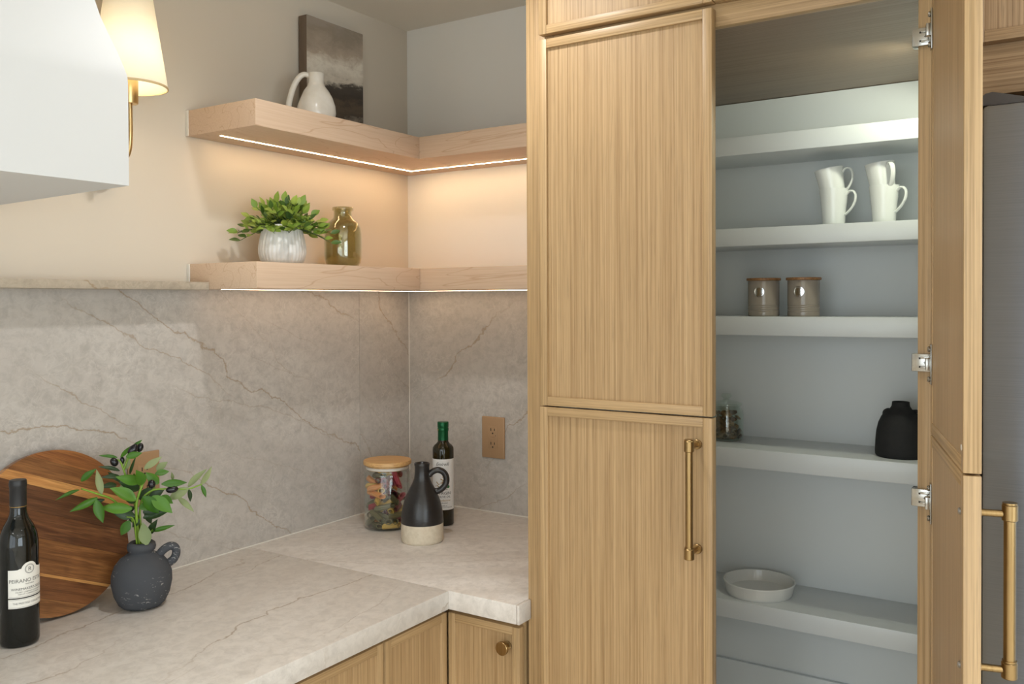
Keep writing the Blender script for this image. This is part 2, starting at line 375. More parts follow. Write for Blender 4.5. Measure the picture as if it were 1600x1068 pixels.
# ------------------------------------------------------------------ cabinet doors
def door(parent, w, h, loc, rz=0.0, side=1, stile=0.018, handle=None, pm=None, vm=None, hm=None, name='door'):
    """side=+1: door runs from its hinge along local -Y (to the right); -1: along +Y. Front is local -X."""
    pm = pm or OAK_P; vm = vm or OAK_V; hm = hm or OAK_H
    y = lambda v: -v*side
    d = box(name, (-DT+0.0065, y(stile-0.001), stile-0.001), (-0.0012, y(w-stile+0.001), h-stile+0.001), pm, parent, 0, loc, (0, 0, rz))
    box('stile', (-DT, y(0), 0), (0, y(stile), h), vm, d, 0.0009)
    box('stile', (-DT, y(w-stile), 0), (0, y(w), h), vm, d, 0.0009)
    box('rail', (-DT, y(stile+0.0001), 0), (0, y(w-stile-0.0001), stile), hm, d, 0.0009)
    box('rail', (-DT, y(stile+0.0001), h-stile), (0, y(w-stile-0.0001), h), hm, d, 0.0009)
    return d
def bar_handle(d, ypos, z0, z1):
    """brass bar pull on a door front"""
    bm = bmesh.new(); xo = -DT-0.036
    add_cyl(bm, (xo, ypos, z0+0.012), (xo, ypos, z1-0.012), 0.0070, 24)
    for a, b in ((z0, z0+0.022), (z1-0.022, z1)):
        add_cyl(bm, (xo, ypos, a+0.0018), (xo, ypos, b), 0.0092, 24, 0.001)
    for a, b in ((z0+0.0225, z0+0.0245), (z1+0.0002, z1+0.0024)): add_cyl(bm, (xo, ypos, a), (xo, ypos, b), 0.0085, 24)
    for z in (z0+0.012, z1-0.012):
        add_cyl(bm, (-DT+0.006, ypos, z), (xo, ypos, z), 0.0046, 16)
        add_cyl(bm, (-DT+0.0066, ypos, z), (-DT+0.0004, ypos, z), 0.009, 20, 0.0008)
    return fin(bm, 'handle', BRASS, d, angle=40)

# tall pantry cabinet
pc = thing('pantry_cabinet', 'tall oak pantry cabinet with one open door showing white shelves', 'cabinet', (XT, -1.2, 0))
ox, oy = -XT, 1.2
def P(name, a, b, mat, bev=0.0, parent=pc):
    return box(name, (a[0]+ox, a[1]+oy, a[2]), (b[0]+ox, b[1]+oy, b[2]), mat, parent, bev)
P('side_panel', (XT+0.02, YL, 0.0), (0.005, YL-0.018, ZC-0.003), OAK_V)
P('side_panel', (XT+0.02, -1.625, 0.0), (0.06, -1.643, ZC-0.003), OAK_V)
P('side_lining', (XT+0.021, YL-0.0182, 0.05), (XW, YL-0.024, ZRAIL), PANTRY)
P('side_lining', (XT+0.021, -1.619, 0.05), (XW, -1.6248, ZRAIL), PANTRY)
P('back_panel', (XW, YL-0.0182, 0.05), (XW+0.012, -1.6248, ZRAIL), PANTRY)
P('base_board', (XW-0.012, YL-0.0242, 0.3), (XW-0.0002, -1.6188, 0.6154), PANTRY, 0.001)
P('bottom_panel', (XT+0.021, YL-0.0242, 0.29), (XW-0.0002, -1.6188, 0.2998), PANTRY)
P('ceiling_panel', (XT+0.0205, YL-0.0182, 2.0505), (XW+0.012, -1.6248, 2.062), OAK_C)
P('face_stile', (XT, YL, 0.0), (XT+0.02, -0.888, ZC-0.003), OAK_V, 0.001)
P('face_stile', (XT, YST, 0.0), (XT+0.02, -1.643, ZC-0.003), OAK_V, 0.001)
P('face_rail', (XT, -0.8882, ZRAIL), (XT+0.02, YST+0.0002, 2.115), OAK_H, 0.001)
for i, (zb, zt) in enumerate(((1.8838, 1.9265), (1.6711, 1.7127), (1.4626, 1.5064), (1.1515, 1.1970), (0.7923, 0.8352))):
    P('shelf', (XS, YL-0.0242, zb), (XW-0.0002, -1.6188, zt), PANTRY_S, 0.0015)
DX = XD + DT - XT      # door back plane, relative to the face frame
WD = YD0 - YD1
zl = 0.12
door(pc, WD, ZDT-ZG, (DX, YD0+oy, ZG), name='door')
dl = door(pc, WD, ZG-0.003-zl, (DX, YD0+oy, zl), name='door')
bar_handle(dl, -(WD-0.0305), 1.0706-zl, 1.2894-zl)
# the opened pair on the right
HX, HY, RZ, WO = -0.6314, -1.6037, math.radians(103.83), 0.3517
SCREW = plain('zinc_screw', lin(190, 190, 190), 0.3, 1.0)
def hinge(d, z):
    """face frame hinge: cup plate on the door, arm lying over the stile, clip wrapped round its edge.
    built in door space (x=0 is the door's inner face, door runs along +Y from the hinge)"""
    c, s = math.cos(-RZ), math.sin(-RZ)
    def W(x, y, zz):     # cabinet space (relative to the hinge line) -> door space
        return (x*c - y*s, x*s + y*c, zz)
    bm = bmesh.new()
    def wb(a, b, bev=0.0012):
        b2 = bmesh.new(); add_box(b2, a, b, bev); b2.transform(Matrix.Rotation(-RZ, 4, 'Z') @ Matrix.Translation((0, 0, 0)))
        b2.transform(Matrix.Translation((0, 0, z))); me = bpy.data.meshes.new('t'); b2.to_mesh(me); b2.free(); bm.from_mesh(me); bpy.data.meshes.remove(me)
    fx = XT - HX                                  # stile front face in cabinet space
    ye = YST - HY                                 # stile inner edge
    wb((fx-0.0055, 0.001, -0.0145), (fx-0.0004, ye+0.0085, 0.0145))            # arm over the stile
    wb((fx-0.0045, ye+0.0006, -0.0145), (fx+0.016, ye+0.0090, 0.0145))        # clip round the edge
    wb((fx-0.0080, 0.003, -0.0100), (fx-0.0054, ye-0.005, -0.0065), 0.0006)   # pressed ribs
    wb((fx-0.0080, 0.003, 0.0065), (fx-0.0054, ye-0.005, 0.0100), 0.0006)
    wb((fx-0.0095, -0.002, -0.008), (fx-0.0015, 0.006, 0.008), 0.0008)        # knuckle
    add_box(bm, (0.0002, 0.003, z-0.032), (0.0022, 0.019, z+0.032), 0.0006)   # plate on the door
    add_box(bm, (0.0016, 0.004, z-0.010), (0.009, 0.014, z+0.010), 0.001)
    for dz in (-0.024, 0.024): add_cyl(bm, (0.0020, 0.011, z+dz), (0.0060, 0.011, z+dz), 0.0046, 14, 0.0012)
    h = fin(bm, 'hinge', NICKEL, d, angle=40)
    bm = bmesh.new()
    def sb(a, b): 
        b2 = bmesh.new(); add_box(b2, a, b); b2.transform(Matrix.Rotation(-RZ, 4, 'Z')); b2.transform(Matrix.Translation((0, 0, z)))
        me = bpy.data.meshes.new('t'); b2.to_mesh(me); b2.free(); bm.from_mesh(me); bpy.data.meshes.remove(me)
    sb((fx-0.0058, ye-0.0055, -0.0085), (fx-0.0054, ye-0.0025, -0.0055)); sb((fx-0.0058, ye-0.0055, 0.0055), (fx-0.0054, ye-0.0025, 0.0085))
    sb((fx-0.0062, ye-0.0135, -0.0004), (fx-0.0054, ye-0.0095, 0.0004)); sb((fx-0.0062, ye-0.0119, -0.002), (fx-0.0054, ye-0.0111, 0.002))
    fin(bm, 'hinge_slots', DARKM, d)
du = door(pc, WO, ZDT-ZG, (HX-XT, HY+oy, ZG), RZ, -1, name='door')
do = door(pc, WO, ZG-0.003-zl, (HX-XT, HY+oy, zl), RZ, -1, name='door')
bar_handle(do, WO-0.0305, 1.0706-zl, 1.2894-zl)
du['label'] = 'upper oak door standing open'; do['label'] = 'lower oak door standing open with brass handle'
hinge(du, 1.9718-ZG); hinge(du, 1.4413-ZG); hinge(do, 1.2196-zl)
for z in (1.0826-zl, 1.2774-zl):
    bm = bmesh.new(); add_cyl(bm, (-0.002, WO-0.0305, z), (0.0016, WO-0.0305, z), 0.0042, 14, 0.001); fin(bm, 'screw', SCREW, do, angle=40)
bm = bmesh.new(); add_cyl(bm, (-0.0004, WO-0.012, 0.03), (0.0012, WO-0.012, 0.03), 0.004, 12, 0.0006); fin(bm, 'bumper', plain('clear_bumper', lin(210, 200, 185), 0.3), du, angle=40)

# cabinets over the pantry
oc = thing('overhead_cabinet', 'oak overhead cabinet with paired doors above the tall pantry', 'cabinet', (XT, -1.2, 2.0892))
H_O = ZC-0.008-2.0892
door(oc, WD, H_O, (DX, YD0+oy, 0)); door(oc, WD, H_O, (DX, YD1-0.003+oy, 0))
box('body', (0.0205, YL-0.0182+oy, -0.026), (0.64, -1.6248+oy, H_O), OAK_X, oc)

# base cabinets
def base_cab(label, loc, doors, rz, kn=None):
    """doors: (y0, width) list along local -Y"""
    t = thing('base_cabinet', label, 'cabinet', loc, rz, 'oak base cabinets')
    L = max(a+b for a, b in doors)
    box('body', (0.0033, 0.0, 0.10), (0.56, -L, ZKB-0.0005), OAK_V, t)
    box('toe_kick', (0.06, 0.0, 0.0), (0.08, -L, 0.0998), OAK_H, t)
    for a, b in doors:
        d = door(t, b, 0.857-0.115, (0.0, -a, 0.115), name='door')
        if kn:
            bm = bmesh.new(); add_lathe(bm, [(0.0065, 0), (0.0095, 0.0008), (0.0095, 0.0025), (0.0055, 0.0042), (0.0050, 0.014), (0.0062, 0.0165), (0.0128, 0.0180), (0.0146, 0.0196), (0.0146, 0.0248), (0.0138, 0.0258), (0.0100, 0.0262), (0.0, 0.0262)], 36)
            bm.transform(Matrix.Translation((-DT+0.0062, -kn[0], kn[1])) @ Matrix.Rotation(-PI/2, 4, 'Y'))
            fin(bm, 'knob', BRASS, d, angle=35)
    return t
base_cab('narrow oak base cabinet with a round brass knob beside the tall pantry', (XD+DT, -0.6272, 0), [(0.0, 0.1868)], 0.0, (0.1538, 0.8135-0.115))
# along the back wall: doors face -Y, so local -X -> -Y : rotate +90 degrees ; local -Y -> +X
cz = PI/2
def back_cab(label, x_left, w):
    return base_cab(label, (x_left, XD+DT, 0), [(0.0, w)], cz)
box('corner_post', (0.0012, 0.0003, 0.10), (0.034, 0.0215, ZKB-0.0006), OAK_V, bpy.data.objects['base_cabinet'])
back_cab('oak base cabinet in the inner corner under the counter', -0.8331, 0.2050)
back_cab('oak base cabinet under the counter, second from the inner corner', -1.2889, 0.45)
back_cab('oak base cabinet under the counter, farthest left of the row', -1.7449, 0.453)

# refrigerator and the cabinet over it
fr = thing('refrigerator', 'stainless steel refrigerator partly hidden behind the open pantry door', 'refrigerator', (-0.80, -1.688, 0))
box('body', (0.055, 0.0, 0.02), (0.84, -0.90, 1.78), GREYP, fr, 0.004)
box('door', (0.0, -0.003, 0.62), (0.05, -0.4505, 1.8130), STEEL, fr, 0.008)
box('door', (0.0, -0.4535, 0.62), (0.05, -0.897, 1.8130), STEEL, fr, 0.008)
box('freezer_drawer', (0.0, -0.003, 0.05), (0.05, -0.897, 0.612), STEEL, fr, 0.008)
bm = bmesh.new(); prism(bm, [(0.012, 0), (0.012, 0.010), (0.017, 0.0165), (0.026, 0.018), (0.036, 0.0155), (0.075, 0.004), (0.11, 0.003), (0.11, 0)], -0.006, -0.045)
for v in bm.verts: v.co = Vector((0.004-v.co.y, -(v.co.x-0.011), v.co.z+1.8135))
fin(bm, 'hinge_cover', plain('dark_brown_plastic', lin(60, 53, 48), 0.5), fr, angle=40)
fc = thing('fridge_cabinet', 'brown oak cabinet built in above the refrigerator', 'cabinet', (XT, -1.66, 1.866))
box('face_rail', (0.0, 0.014, 0.0), (0.02, -0.90, 0.085), OAK_W, fc, 0.001)
box('body', (0.021, 0.014, 0.004), (0.62, -0.90, 0.53), OAK_W, fc)
door(fc, 0.435, 0.452, (-0.0033, 0.0, 0.0777), pm=OAK_WV, vm=OAK_WV, hm=OAK_W); door(fc, 0.435, 0.452, (-0.0033, -0.438, 0.0777), pm=OAK_WV, vm=OAK_WV, hm=OAK_W)

# ------------------------------------------------------------------ range hood
hood_prof = [(0.0, 1.7142), (0.0, 1.725), (0.0, 1.862), (0.0006, 1.872), (0.0038, 1.885), (0.0096, 1.9057), (0.0193, 1.9352), (0.0263, 1.9587), (0.0308, 1.9791), (0.040, 2.03), (0.055, 2.14), (0.064, 2.26), (0.068, 2.4015)]
bm = bmesh.new(); rows = []
for s, z in hood_prof:
    rows.append([bm.verts.new((x, y, z)) for x, y in ((-2.60+s, 0.004), (-2.56+s, -0.65+s), (-1.411-s, -0.65+s), (-1.369-s, 0.004))])
for A, B in zip(rows, rows[1:]):
    for i in range(3): bm.faces.new((A[i], A[i+1], B[i+1], B[i]))
    bm.faces.new((A[3], A[0], B[0], B[3]))
bm.faces.new(rows[-1])
# underside with a recessed filter opening
lo = rows[0]; inner = [bm.verts.new((x, y, 1.7142)) for x, y in ((-2.4, -0.1), (-2.4, -0.52), (-1.58, -0.52), (-1.58, -0.1))]
deep = [bm.verts.new((v.co.x, v.co.y, 1.80)) for v in inner]
for i in range(4):
    j = (i+1) % 4
    bm.faces.new((lo[i], lo[j], inner[j], inner[i])); bm.faces.new((inner[i], inner[j], deep[j], deep[i]))
bm.faces.new(deep)
for v in bm.verts: v.co -= Vector((-1.98, -0.32, 1.7142))
es = [e for e in bm.edges if all(v in (rows[0][1], rows[0][2]) for v in e.verts)]
hd = thing('range_hood', 'large white plaster range hood with a flared front', 'range hood', (-1.98, -0.32, 1.7142))
hs = fin(bm, 'hood_shell', PLASTER, hd, angle=24)
bm = bmesh.new()
for i in range(10): add_box(bm, (-0.40+i*0.08, -0.19, 0.070), (-0.33+i*0.08, 0.21, 0.076), 0.002)
fin(bm, 'filter_grille', STEEL, hd, angle=40)

# ------------------------------------------------------------------ wall sconce
sc = thing('wall_sconce', 'lit wall sconce with white tapered shade and brass arm beside the hood', 'sconce', (-1.0545, -0.12, 1.85))
bm = bmesh.new()
prof = [(0.0705, 0.1475), (0.0375, 0.372)]
add_lathe(bm, [(0.0765, 0.1475), (0.0755, 0.154), (0.0590, 0.262), (0.0425, 0.372), (0.0413, 0.372), (0.0578, 0.262), (0.0743, 0.154), (0.0753, 0.1475), (0.0765, 0.1475)], 64, None, False)
sh = fin(bm, 'lamp_shade', SHADE, sc, angle=40)
bm = bmesh.new(); add_lathe(bm, [(0.0772, 0.1470), (0.0776, 0.1490), (0.0768, 0.1515), (0.0750, 0.1500), (0.0750, 0.1470), (0.0772, 0.1470)], 64, None, False); fin(bm, 'shade_trim', plain('cream_trim', lin(206, 182, 136), 0.6), sh, angle=60)
lathe('socket', [(0.004, 0.113), (0.0165, 0.1135), (0.0172, 0.116), (0.0172, 0.162), (0.0150, 0.164), (0.0, 0.164)], BRASS_L, sc, 32, angle=40)
lathe('bulb', [(0.010, 0.164), (0.012, 0.175), (0.022, 0.20), (0.026, 0.222), (0.022, 0.245), (0.010, 0.258), (0.0, 0.260)], BULB, sc, 24)
tube('arm', spline([(0, 0, 0.116), (0.0005, 0.0, 0.09), (0.001, 0.001, 0.04), (0.002, 0.012, 0.008), (0.002, 0.05, -0.01), (0.002, 0.108, -0.012)], 8), 0.0052, BRASS_L, sc, 12)
bm = bmesh.new(); add_cyl(bm, (0.002, 0.1255, -0.012), (0.002, 0.113, -0.012), 0.045, 32, 0.002); fin(bm, 'back_plate', BRASS_L, sc, angle=40)
lb = light('sconce_bulb_light', 'POINT', (0, 0, 0.225), 13.0, (1.0, 0.94, 0.82), shadow_soft_size=0.024); lb.parent = sc

# pantry puck light on the inside of the hinge side
pk = lathe('puck_light', [(0.0, -0.014), (0.020, -0.014), (0.026, -0.012), (0.028, -0.004), (0.028, 0.0)], plain('puck_white', lin(230, 230, 225), 0.4), pc, 28, (-0.31+ox, -1.578+oy, 2.0503), cap0=False, cap1=True)
lp = light('puck_light_glow', 'SPOT', (-0.31+ox, -1.570+oy, 2.030), 4.8, (0.97, 1.0, 0.80), shadow_soft_size=0.012, spot_size=math.radians(150), spot_blend=0.4); lp.parent = pc
lp.rotation_euler = Vector((0.35, 0.6, -0.9)).to_track_quat('-Z', 'Y').to_euler()

# ------------------------------------------------------------------ outlets
OUTM = plain('bronze_tan_plate', lin(176, 142, 106), 0.42, 0.15)
def outlet(label, loc, rz):
    t = thing('wall_outlet', label, 'outlet', loc, rz, 'tan wall outlets')
    bm = bmesh.new(); add_box(bm, (-0.0405, -0.006, -0.0615), (0.0405, 0, 0.0615), 0.0026, 3); fin(bm, 'plate', OUTM, t, angle=40)
    r = box('receptacle', (-0.0165, -0.0072, -0.0335), (0.0165, -0.0058, 0.0335), OUTM, t, 0.0006)
    for zc in (0.0205, -0.0205):
        for x, hh in ((-0.0064, 0.0042), (0.0064, 0.0035)): box('slot', (x-0.0012, -0.0076, zc+0.003-hh), (x+0.0012, -0.0071, zc+0.003+hh), DARKM, r)
        bm = bmesh.new(); add_cyl(bm, (0, -0.0071, zc-0.0078), (0, -0.0076, zc-0.0078), 0.0024, 12); fin(bm, 'ground_hole', DARKM, r)
    box('reset_button', (-0.0065, -0.0086, 0.0008), (0.0065, -0.0071, 0.0062), OUTM, r, 0.0005); box('test_button', (-0.0065, -0.0086, -0.0068), (0.0065, -0.0071, -0.0014), OUTM, r, 0.0005)
    bm = bmesh.new(); add_cyl(bm, (0.0105, -0.0071, 0.0062), (0.0105, -0.0078, 0.0062), 0.0011, 10); fin(bm, 'indicator', DARKM, r)
    return t
outlet('tan outlet plate on the stone right of the oil bottle', (-0.003, -0.3277, 1.1395), -PI/2)
outlet('tan outlet plate on the stone behind the olive branches', (-0.9525, -0.003, 1.1425), 0.0)

# ------------------------------------------------------------------ canvas and white jug on the upper shelf
def art_mat():
    t = NT('moody_landscape_print'); o = t.obj(); sp = t.n('ShaderNodeSeparateXYZ', {0: o})
    big = t.noise(t.map(o, (9, 1, 14)), 1.0, 5, 0.6, 0.8); fine = t.noise(t.map(o, (30, 1, 60)), 1.0, 4, 0.7, 1.0)
    h = t.math('ADD', t.math('MULTIPLY', sp.outputs[2], 3.1), t.math('MULTIPLY', t.math('SUBTRACT', big, 0.5), 0.42))
    h = t.math('ADD', h, t.math('MULTIPLY', t.math('SUBTRACT', fine, 0.5), 0.16))
    h = t.math('SUBTRACT', h, t.math('MULTIPLY', sp.outputs[0], 0.5))
    c = t.ramp(h, [(0.0, lin(162, 152, 136)), (0.10, lin(142, 130, 114)), (0.17, lin(71, 62, 51)), (0.26, lin(90, 76, 60)), (0.34, lin(60, 52, 45)), (0.45, lin(71, 64, 56)), (0.51, lin(196, 186, 170)), (0.62, lin(220, 212, 196)), (0.74, lin(174, 158, 140)), (0.9, lin(142, 130, 114)), (1.0, lin(152, 140, 126))])
    t.set(Base_Color=c, Roughness=0.55); t.bump(fine, 0.15, 0.001); return t.m
ar = thing('canvas_art', 'dark misty landscape canvas leaning on the wall above the upper shelf', 'artwork', (-0.351, -0.001, S1T+0.0004))
box('canvas_body', (-0.111, -0.030, 0.0), (0.111, 0.0, 0.3202), plain('brown_canvas_edge', lin(104, 88, 72), 0.7), ar, 0.0015)
box('printed_face', (-0.1108, -0.0308, 0.0004), (0.1108, -0.0301, 0.3198), art_mat(), ar)
CERW = speckle('hand_glazed_white', lin(236, 231, 221), lin(222, 214, 200), 0.2, 26, 0.5, 0.12)
jx, jy = -0.525, -0.130
wj = thing('ceramic_jug', 'glossy white ceramic jug with a looped handle in front of the canvas', 'jug', (jx, jy, S1T), facing(jx, jy))
pr = [(0.030, 0.0), (0.038, 0.002), (0.0475, 0.014), (0.0505, 0.030), (0.0490, 0.048), (0.0430, 0.068), (0.0330, 0.086), (0.0235, 0.098), (0.0200, 0.106), (0.0196, 0.122), (0.0204, 0.1315), (0.0190, 0.1330), (0.0165, 0.1310), (0.0160, 0.108), (0.022, 0.092), (0.034, 0.06), (0.030, 0.012), (0.0, 0.008)]
random.seed(3)
lump = [(random.uniform(0, 2*PI), random.uniform(0.01, 0.09), random.uniform(0.012, 0.03)) for _ in range(16)]
def dents(a, z):
    v = 1.0
    for la, lz, lr in lump:
        da = (a-la+PI) % (2*PI)-PI
        q = ((da*0.05)**2+(z-lz)**2)/lr**2*2.2
        if q < 4: v -= 0.06*math.exp(-q)
    return v
lathe('body', pr, CERW, wj, 64, rf=dents, angle=80)
tube('handle', spline([(-0.0165, 0, 0.1255), (-0.030, 0, 0.1285), (-0.043, 0, 0.120), (-0.056, 0, 0.098), (-0.066, 0, 0.066), (-0.0695, 0, 0.044), (-0.063, 0, 0.030), (-0.047, 0, 0.020)], 8), [0.0062, 0.0072, 0.0078, 0.0078, 0.0078, 0.0078, 0.007], CERW, wj, 14)

# ------------------------------------------------------------------ lower shelf: planter and green vase
def leaf_mesh(name, L, W, bend, fold, mat, n=6):
    bm = bmesh.new(); rows = []
    for i in range(n+1):
        t = i/n; wd = W/2*math.sin(PI*min(1, (t*0.96+0.04))**0.85)*(1.0 if t < 1 else 0)
        x = L*t; z = -bend*L*t*t
        if i == n: rows.append([bm.verts.new((x, 0, z))])
        else: rows.append([bm.verts.new((x, -wd, z+fold*wd)), bm.verts.new((x, 0, z)), bm.verts.new((x, wd, z+fold*wd))])
    for A, B in zip(rows, rows[1:]):
        if len(B) == 1: bm.faces.new((A[0], A[1], B[0])); bm.faces.new((A[1], A[2], B[0]))
        else:
            bm.faces.new((A[0], A[1], B[1], B[0])); bm.faces.new((A[1], A[2], B[2], B[1]))
    for f in bm.faces: f.smooth = True
    me = bpy.data.meshes.new(name); bm.to_mesh(me); bm.free(); me.materials.append(mat); return me
def place_leaf(me, base, direction, normal, parent, scale=(1, 1, 1), name='leaf'):
    x = Vector(direction).normalized(); z = Vector(normal); z = (z-x*z.dot(x)).normalized(); y = z.cross(x)
    o = bpy.data.objects.new(name, me); COL.objects.link(o); o.parent = parent
    Mx = Matrix(((x.x, y.x, z.x, base[0]), (x.y, y.y, z.y, base[1]), (x.z, y.z, z.z, base[2]), (0, 0, 0, 1)))
    o.matrix_local = Mx @ Matrix.Diagonal((*scale, 1)); return o
qx, qy = -0.640, -0.125
pp = thing('potted_plant', 'small leafy green plant in a ribbed white pot on the lower shelf', 'plant', (qx, qy, S2T), facing(qx, qy))
def ribs(a, z):
    k = 34; amp = 0.030
    return 1.0 + amp*(abs(math.sin(a*k/2 + 0.5*math.sin(z*70 + 3*a))) - 0.5)
pot = lathe('pot', [(0.040, 0.0), (0.045, 0.001), (0.0535, 0.012), (0.0578, 0.028), (0.0580, 0.042), (0.0550, 0.062), (0.0505, 0.080), (0.0475, 0.092), (0.0470, 0.0975), (0.0450, 0.0985), (0.0435, 0.0965), (0.046, 0.080), (0.052, 0.05), (0.0, 0.045)], speckle('white_pot_glaze', lin(226, 226, 222), lin(214, 213, 208), 0.3, 40, 0.4, 0.05), pp, 170, rf=ribs, angle=70)
lathe('soil', [(0.046, 0.074), (0.045, 0.086), (0.028, 0.090), (0.0, 0.091)], speckle('dark_moss', lin(40, 44, 24), lin(60, 62, 34), 0.9, 200, 0.4, 0.6), pp, 32)
random.seed(11)
meshes = [leaf_mesh('leaf', 0.025, 0.0125, 0.10, 0.25, LEAF_1), leaf_mesh('leaf', 0.022, 0.0120, 0.22, 0.3, LEAF_1), leaf_mesh('leaf', 0.024, 0.0105, 0.15, 0.3, LEAF_2), leaf_mesh('leaf', 0.020, 0.009, 0.05, 0.2, LEAF_2)]
sprigs = []
for i in range(84):
    a = random.uniform(0, 2*PI); el = random.choice([random.uniform(0.05, 0.5), random.uniform(0.35, 0.95), random.uniform(0.8, 1.5)])
    L = random.uniform(0.06, 0.088)*(0.95 + 0.1*abs(math.cos(el)))
    sprigs.append((a, el, L, 0.5))
for a, el, L in ((0.05, 0.25, 0.102), (-0.25, -0.02, 0.100), (0.35, 0.42, 0.096), (-0.45, 0.05, 0.092), (PI, 0.2, 0.088), (PI+0.3, -0.05, 0.082), (2.6, 0.45, 0.094), (-1.4, 0.12, 0.07), (-1.8, 0.1, 0.068), (1.2, 1.2, 0.098), (2.2, 1.25, 0.102), (-0.6, 1.2, 0.096), (-2.0, 1.0, 0.09)): sprigs.append((a, el, L, 0.9))
for a, el, L, dr in sprigs:
    d = Vector((math.cos(a)*math.cos(el), math.sin(a)*math.cos(el), math.sin(el)))
    b0 = Vector((math.cos(a)*0.022*math.cos(el), math.sin(a)*0.022*math.cos(el), 0.088))
    pts = [b0 + d*L*t + Vector((0, 0, -dr*0.35*L*t*t)) for t in (0, 0.33, 0.66, 1.0)]
    tube('stem', spline(pts, 3), [0.0012, 0.0008], STEM_D, pp, 5)
    n = 5
    for k in range(n):
        t = 0.35+0.65*k/(n-1); base = b0 + d*L*t + Vector((0, 0, -dr*0.35*L*t*t))
        side = d.cross(Vector((0, 0, 1)))
        if side.length < 0.1: side = Vector((1, 0, 0))
        side.normalize(); sgn = 1 if k % 2 else -1
        dirn = d*(0.6 if k < n-1 else 1.6) + side*sgn*random.uniform(0.4, 1.0)*(0.3 if k == n-1 else 1) + Vector((0, 0, random.uniform(-0.35, 0.5)))
        me = random.choice(meshes[:2] if random.random() < (0.72 if el > 0 else 0.5) else meshes[2:]); s = random.uniform(0.8, 1.15)
        place_leaf(me, base, dirn, Vector((random.uniform(-.6, .6), -0.8 + random.uniform(-.5, .5), 0.8)), pp, (s*1.08, s*1.3, s))
vx, vy = -0.425, -0.125
gv = thing('glass_vase', 'olive green glass bottle vase beside the potted plant', 'vase', (vx, vy, S2T), facing(vx, vy))
out = [(0.0, 0.003), (0.034, 0.0005), (0.040, 0.002), (0.047, 0.012), (0.0505, 0.028), (0.0510, 0.055), (0.0510, 0.090), (0.0490, 0.106), (0.0430, 0.118), (0.0340, 0.1265), (0.0270, 0.1320), (0.0245, 0.1380), (0.0240, 0.149), (0.0255, 0.1520), (0.0282, 0.1535), (0.0286, 0.1575), (0.0282, 0.1615), (0.0262, 0.1625), (0.0240, 0.1600)]
lathe('body', out, GLASS_O, gv, 64, angle=80, cap0=False)
inn = [(max(0.0, r-0.0028), z+(0.004 if z < 0.01 else 0)) for r, z in out[:13]] + [(0.0213, 0.160), (0.0240, 0.1600)]
lathe('inner_wall', inn, GLASS_O, gv, 64, angle=80, cap0=False)

# ------------------------------------------------------------------ text helper
def text_verts(s, size, shear=0.0, bold=False):
    c = bpy.data.curves.new('t', 'FONT'); c.body = s; c.size = size; c.align_x = 'CENTER'; c.shear = shear; c.resolution_u = 3
    if bold: c.offset = size*0.012
    o = bpy.data.objects.new('t', c); COL.objects.link(o)
    dg = bpy.context.evaluated_depsgraph_get(); ev = o.evaluated_get(dg); me = ev.to_mesh()
    v = [(p.co.x, p.co.y) for p in me.vertices]; f = [list(p.vertices) for p in me.polygons]
    ev.to_mesh_clear(); bpy.data.objects.remove(o); bpy.data.curves.remove(c); return v, f
def wrap_text(lines, R, parent, mat, name='label_print', squeeze=1.0):
    """lines: (text, size, centre arc angle, z, shear) printed on a cylinder of radius R; angle measured from local -Y"""
    bm = bmesh.new()
    for s, size, ang, z, shear in lines:
        v, f = text_verts(s, size, shear)
        vs = [bm.verts.new((R*math.sin(ang + x*squeeze/R), -R*math.cos(ang + x*squeeze/R), z+y)) for x, y in v]
        for q in f:
            try: bm.faces.new([vs[i] for i in q])
            except ValueError: pass
    me = bpy.data.meshes.new(name); bm.to_mesh(me); bm.free(); return link(name, me, mat, parent)
def wrap_patch(name, R, a0, a1, zlo, zhi, mat, parent, n=40, thick=0.0004):
    """paper label; zlo/zhi functions of t in 0..1"""
    bm = bmesh.new(); A = []; B = []; m = 6
    cols = []
    for i in range(n+1):
        t = i/n; a = a0+(a1-a0)*t; l, h = zlo(t), zhi(t)
        cols.append([bm.verts.new((R*math.sin(a), -R*math.cos(a), l+(h-l)*k/m)) for k in range(m+1)])
    for P_, Q_ in zip(cols, cols[1:]):
        for k in range(m): bm.faces.new((P_[k], Q_[k], Q_[k+1], P_[k+1]))
    return fin(bm, name, mat, parent, smooth=True)
INK = plain('black_ink', lin(40, 38, 38), 0.6); INKG = plain('grey_ink', lin(92, 88, 84), 0.6); PAPER = plain('cream_paper_label', lin(232, 229, 220), 0.6); PAPERW = plain('white_paper_label', lin(232, 232, 230), 0.5); GOLD = plain('gold_print', lin(168, 132, 62), 0.4, 0.4)

# ------------------------------------------------------------------ wine bottle
wx, wy = -1.3133, -0.1528
wb = thing('wine_bottle', 'black wine bottle with a white label at the far left of the counter', 'bottle', (wx, wy, ZK), facing(wx, wy))
R = 0.0335
WG = plain('black_green_glass', (0.004, 0.005, 0.004, 1), 0.06)
lathe('glass_body', [(0.020, 0.004), (0.0285, 0.0), (0.032, 0.002), (R, 0.008), (R, 0.178), (0.0330, 0.190), (0.0305, 0.205), (0.0250, 0.219), (0.0185, 0.230), (0.0150, 0.240), (0.0140, 0.250), (0.0138, 0.256)], WG, wb, 56, angle=50)
FOIL = plain('matte_black_foil', lin(27, 26, 27), 0.45)
cp = lathe('foil_capsule', [(0.0143, 0.252), (0.0143, 0.290), (0.0150, 0.2915), (0.0152, 0.297), (0.0146, 0.2985), (0.0146, 0.3010), (0.0138, 0.3030), (0.0, 0.3030)], FOIL, wb, 40, angle=40, cap0=False)
lathe('foil_band', [(0.01445, 0.2540), (0.01445, 0.2550)], GOLD, cp, 40, cap0=False)
la0, la1 = -0.55, 1.62       # label turned slightly to the right
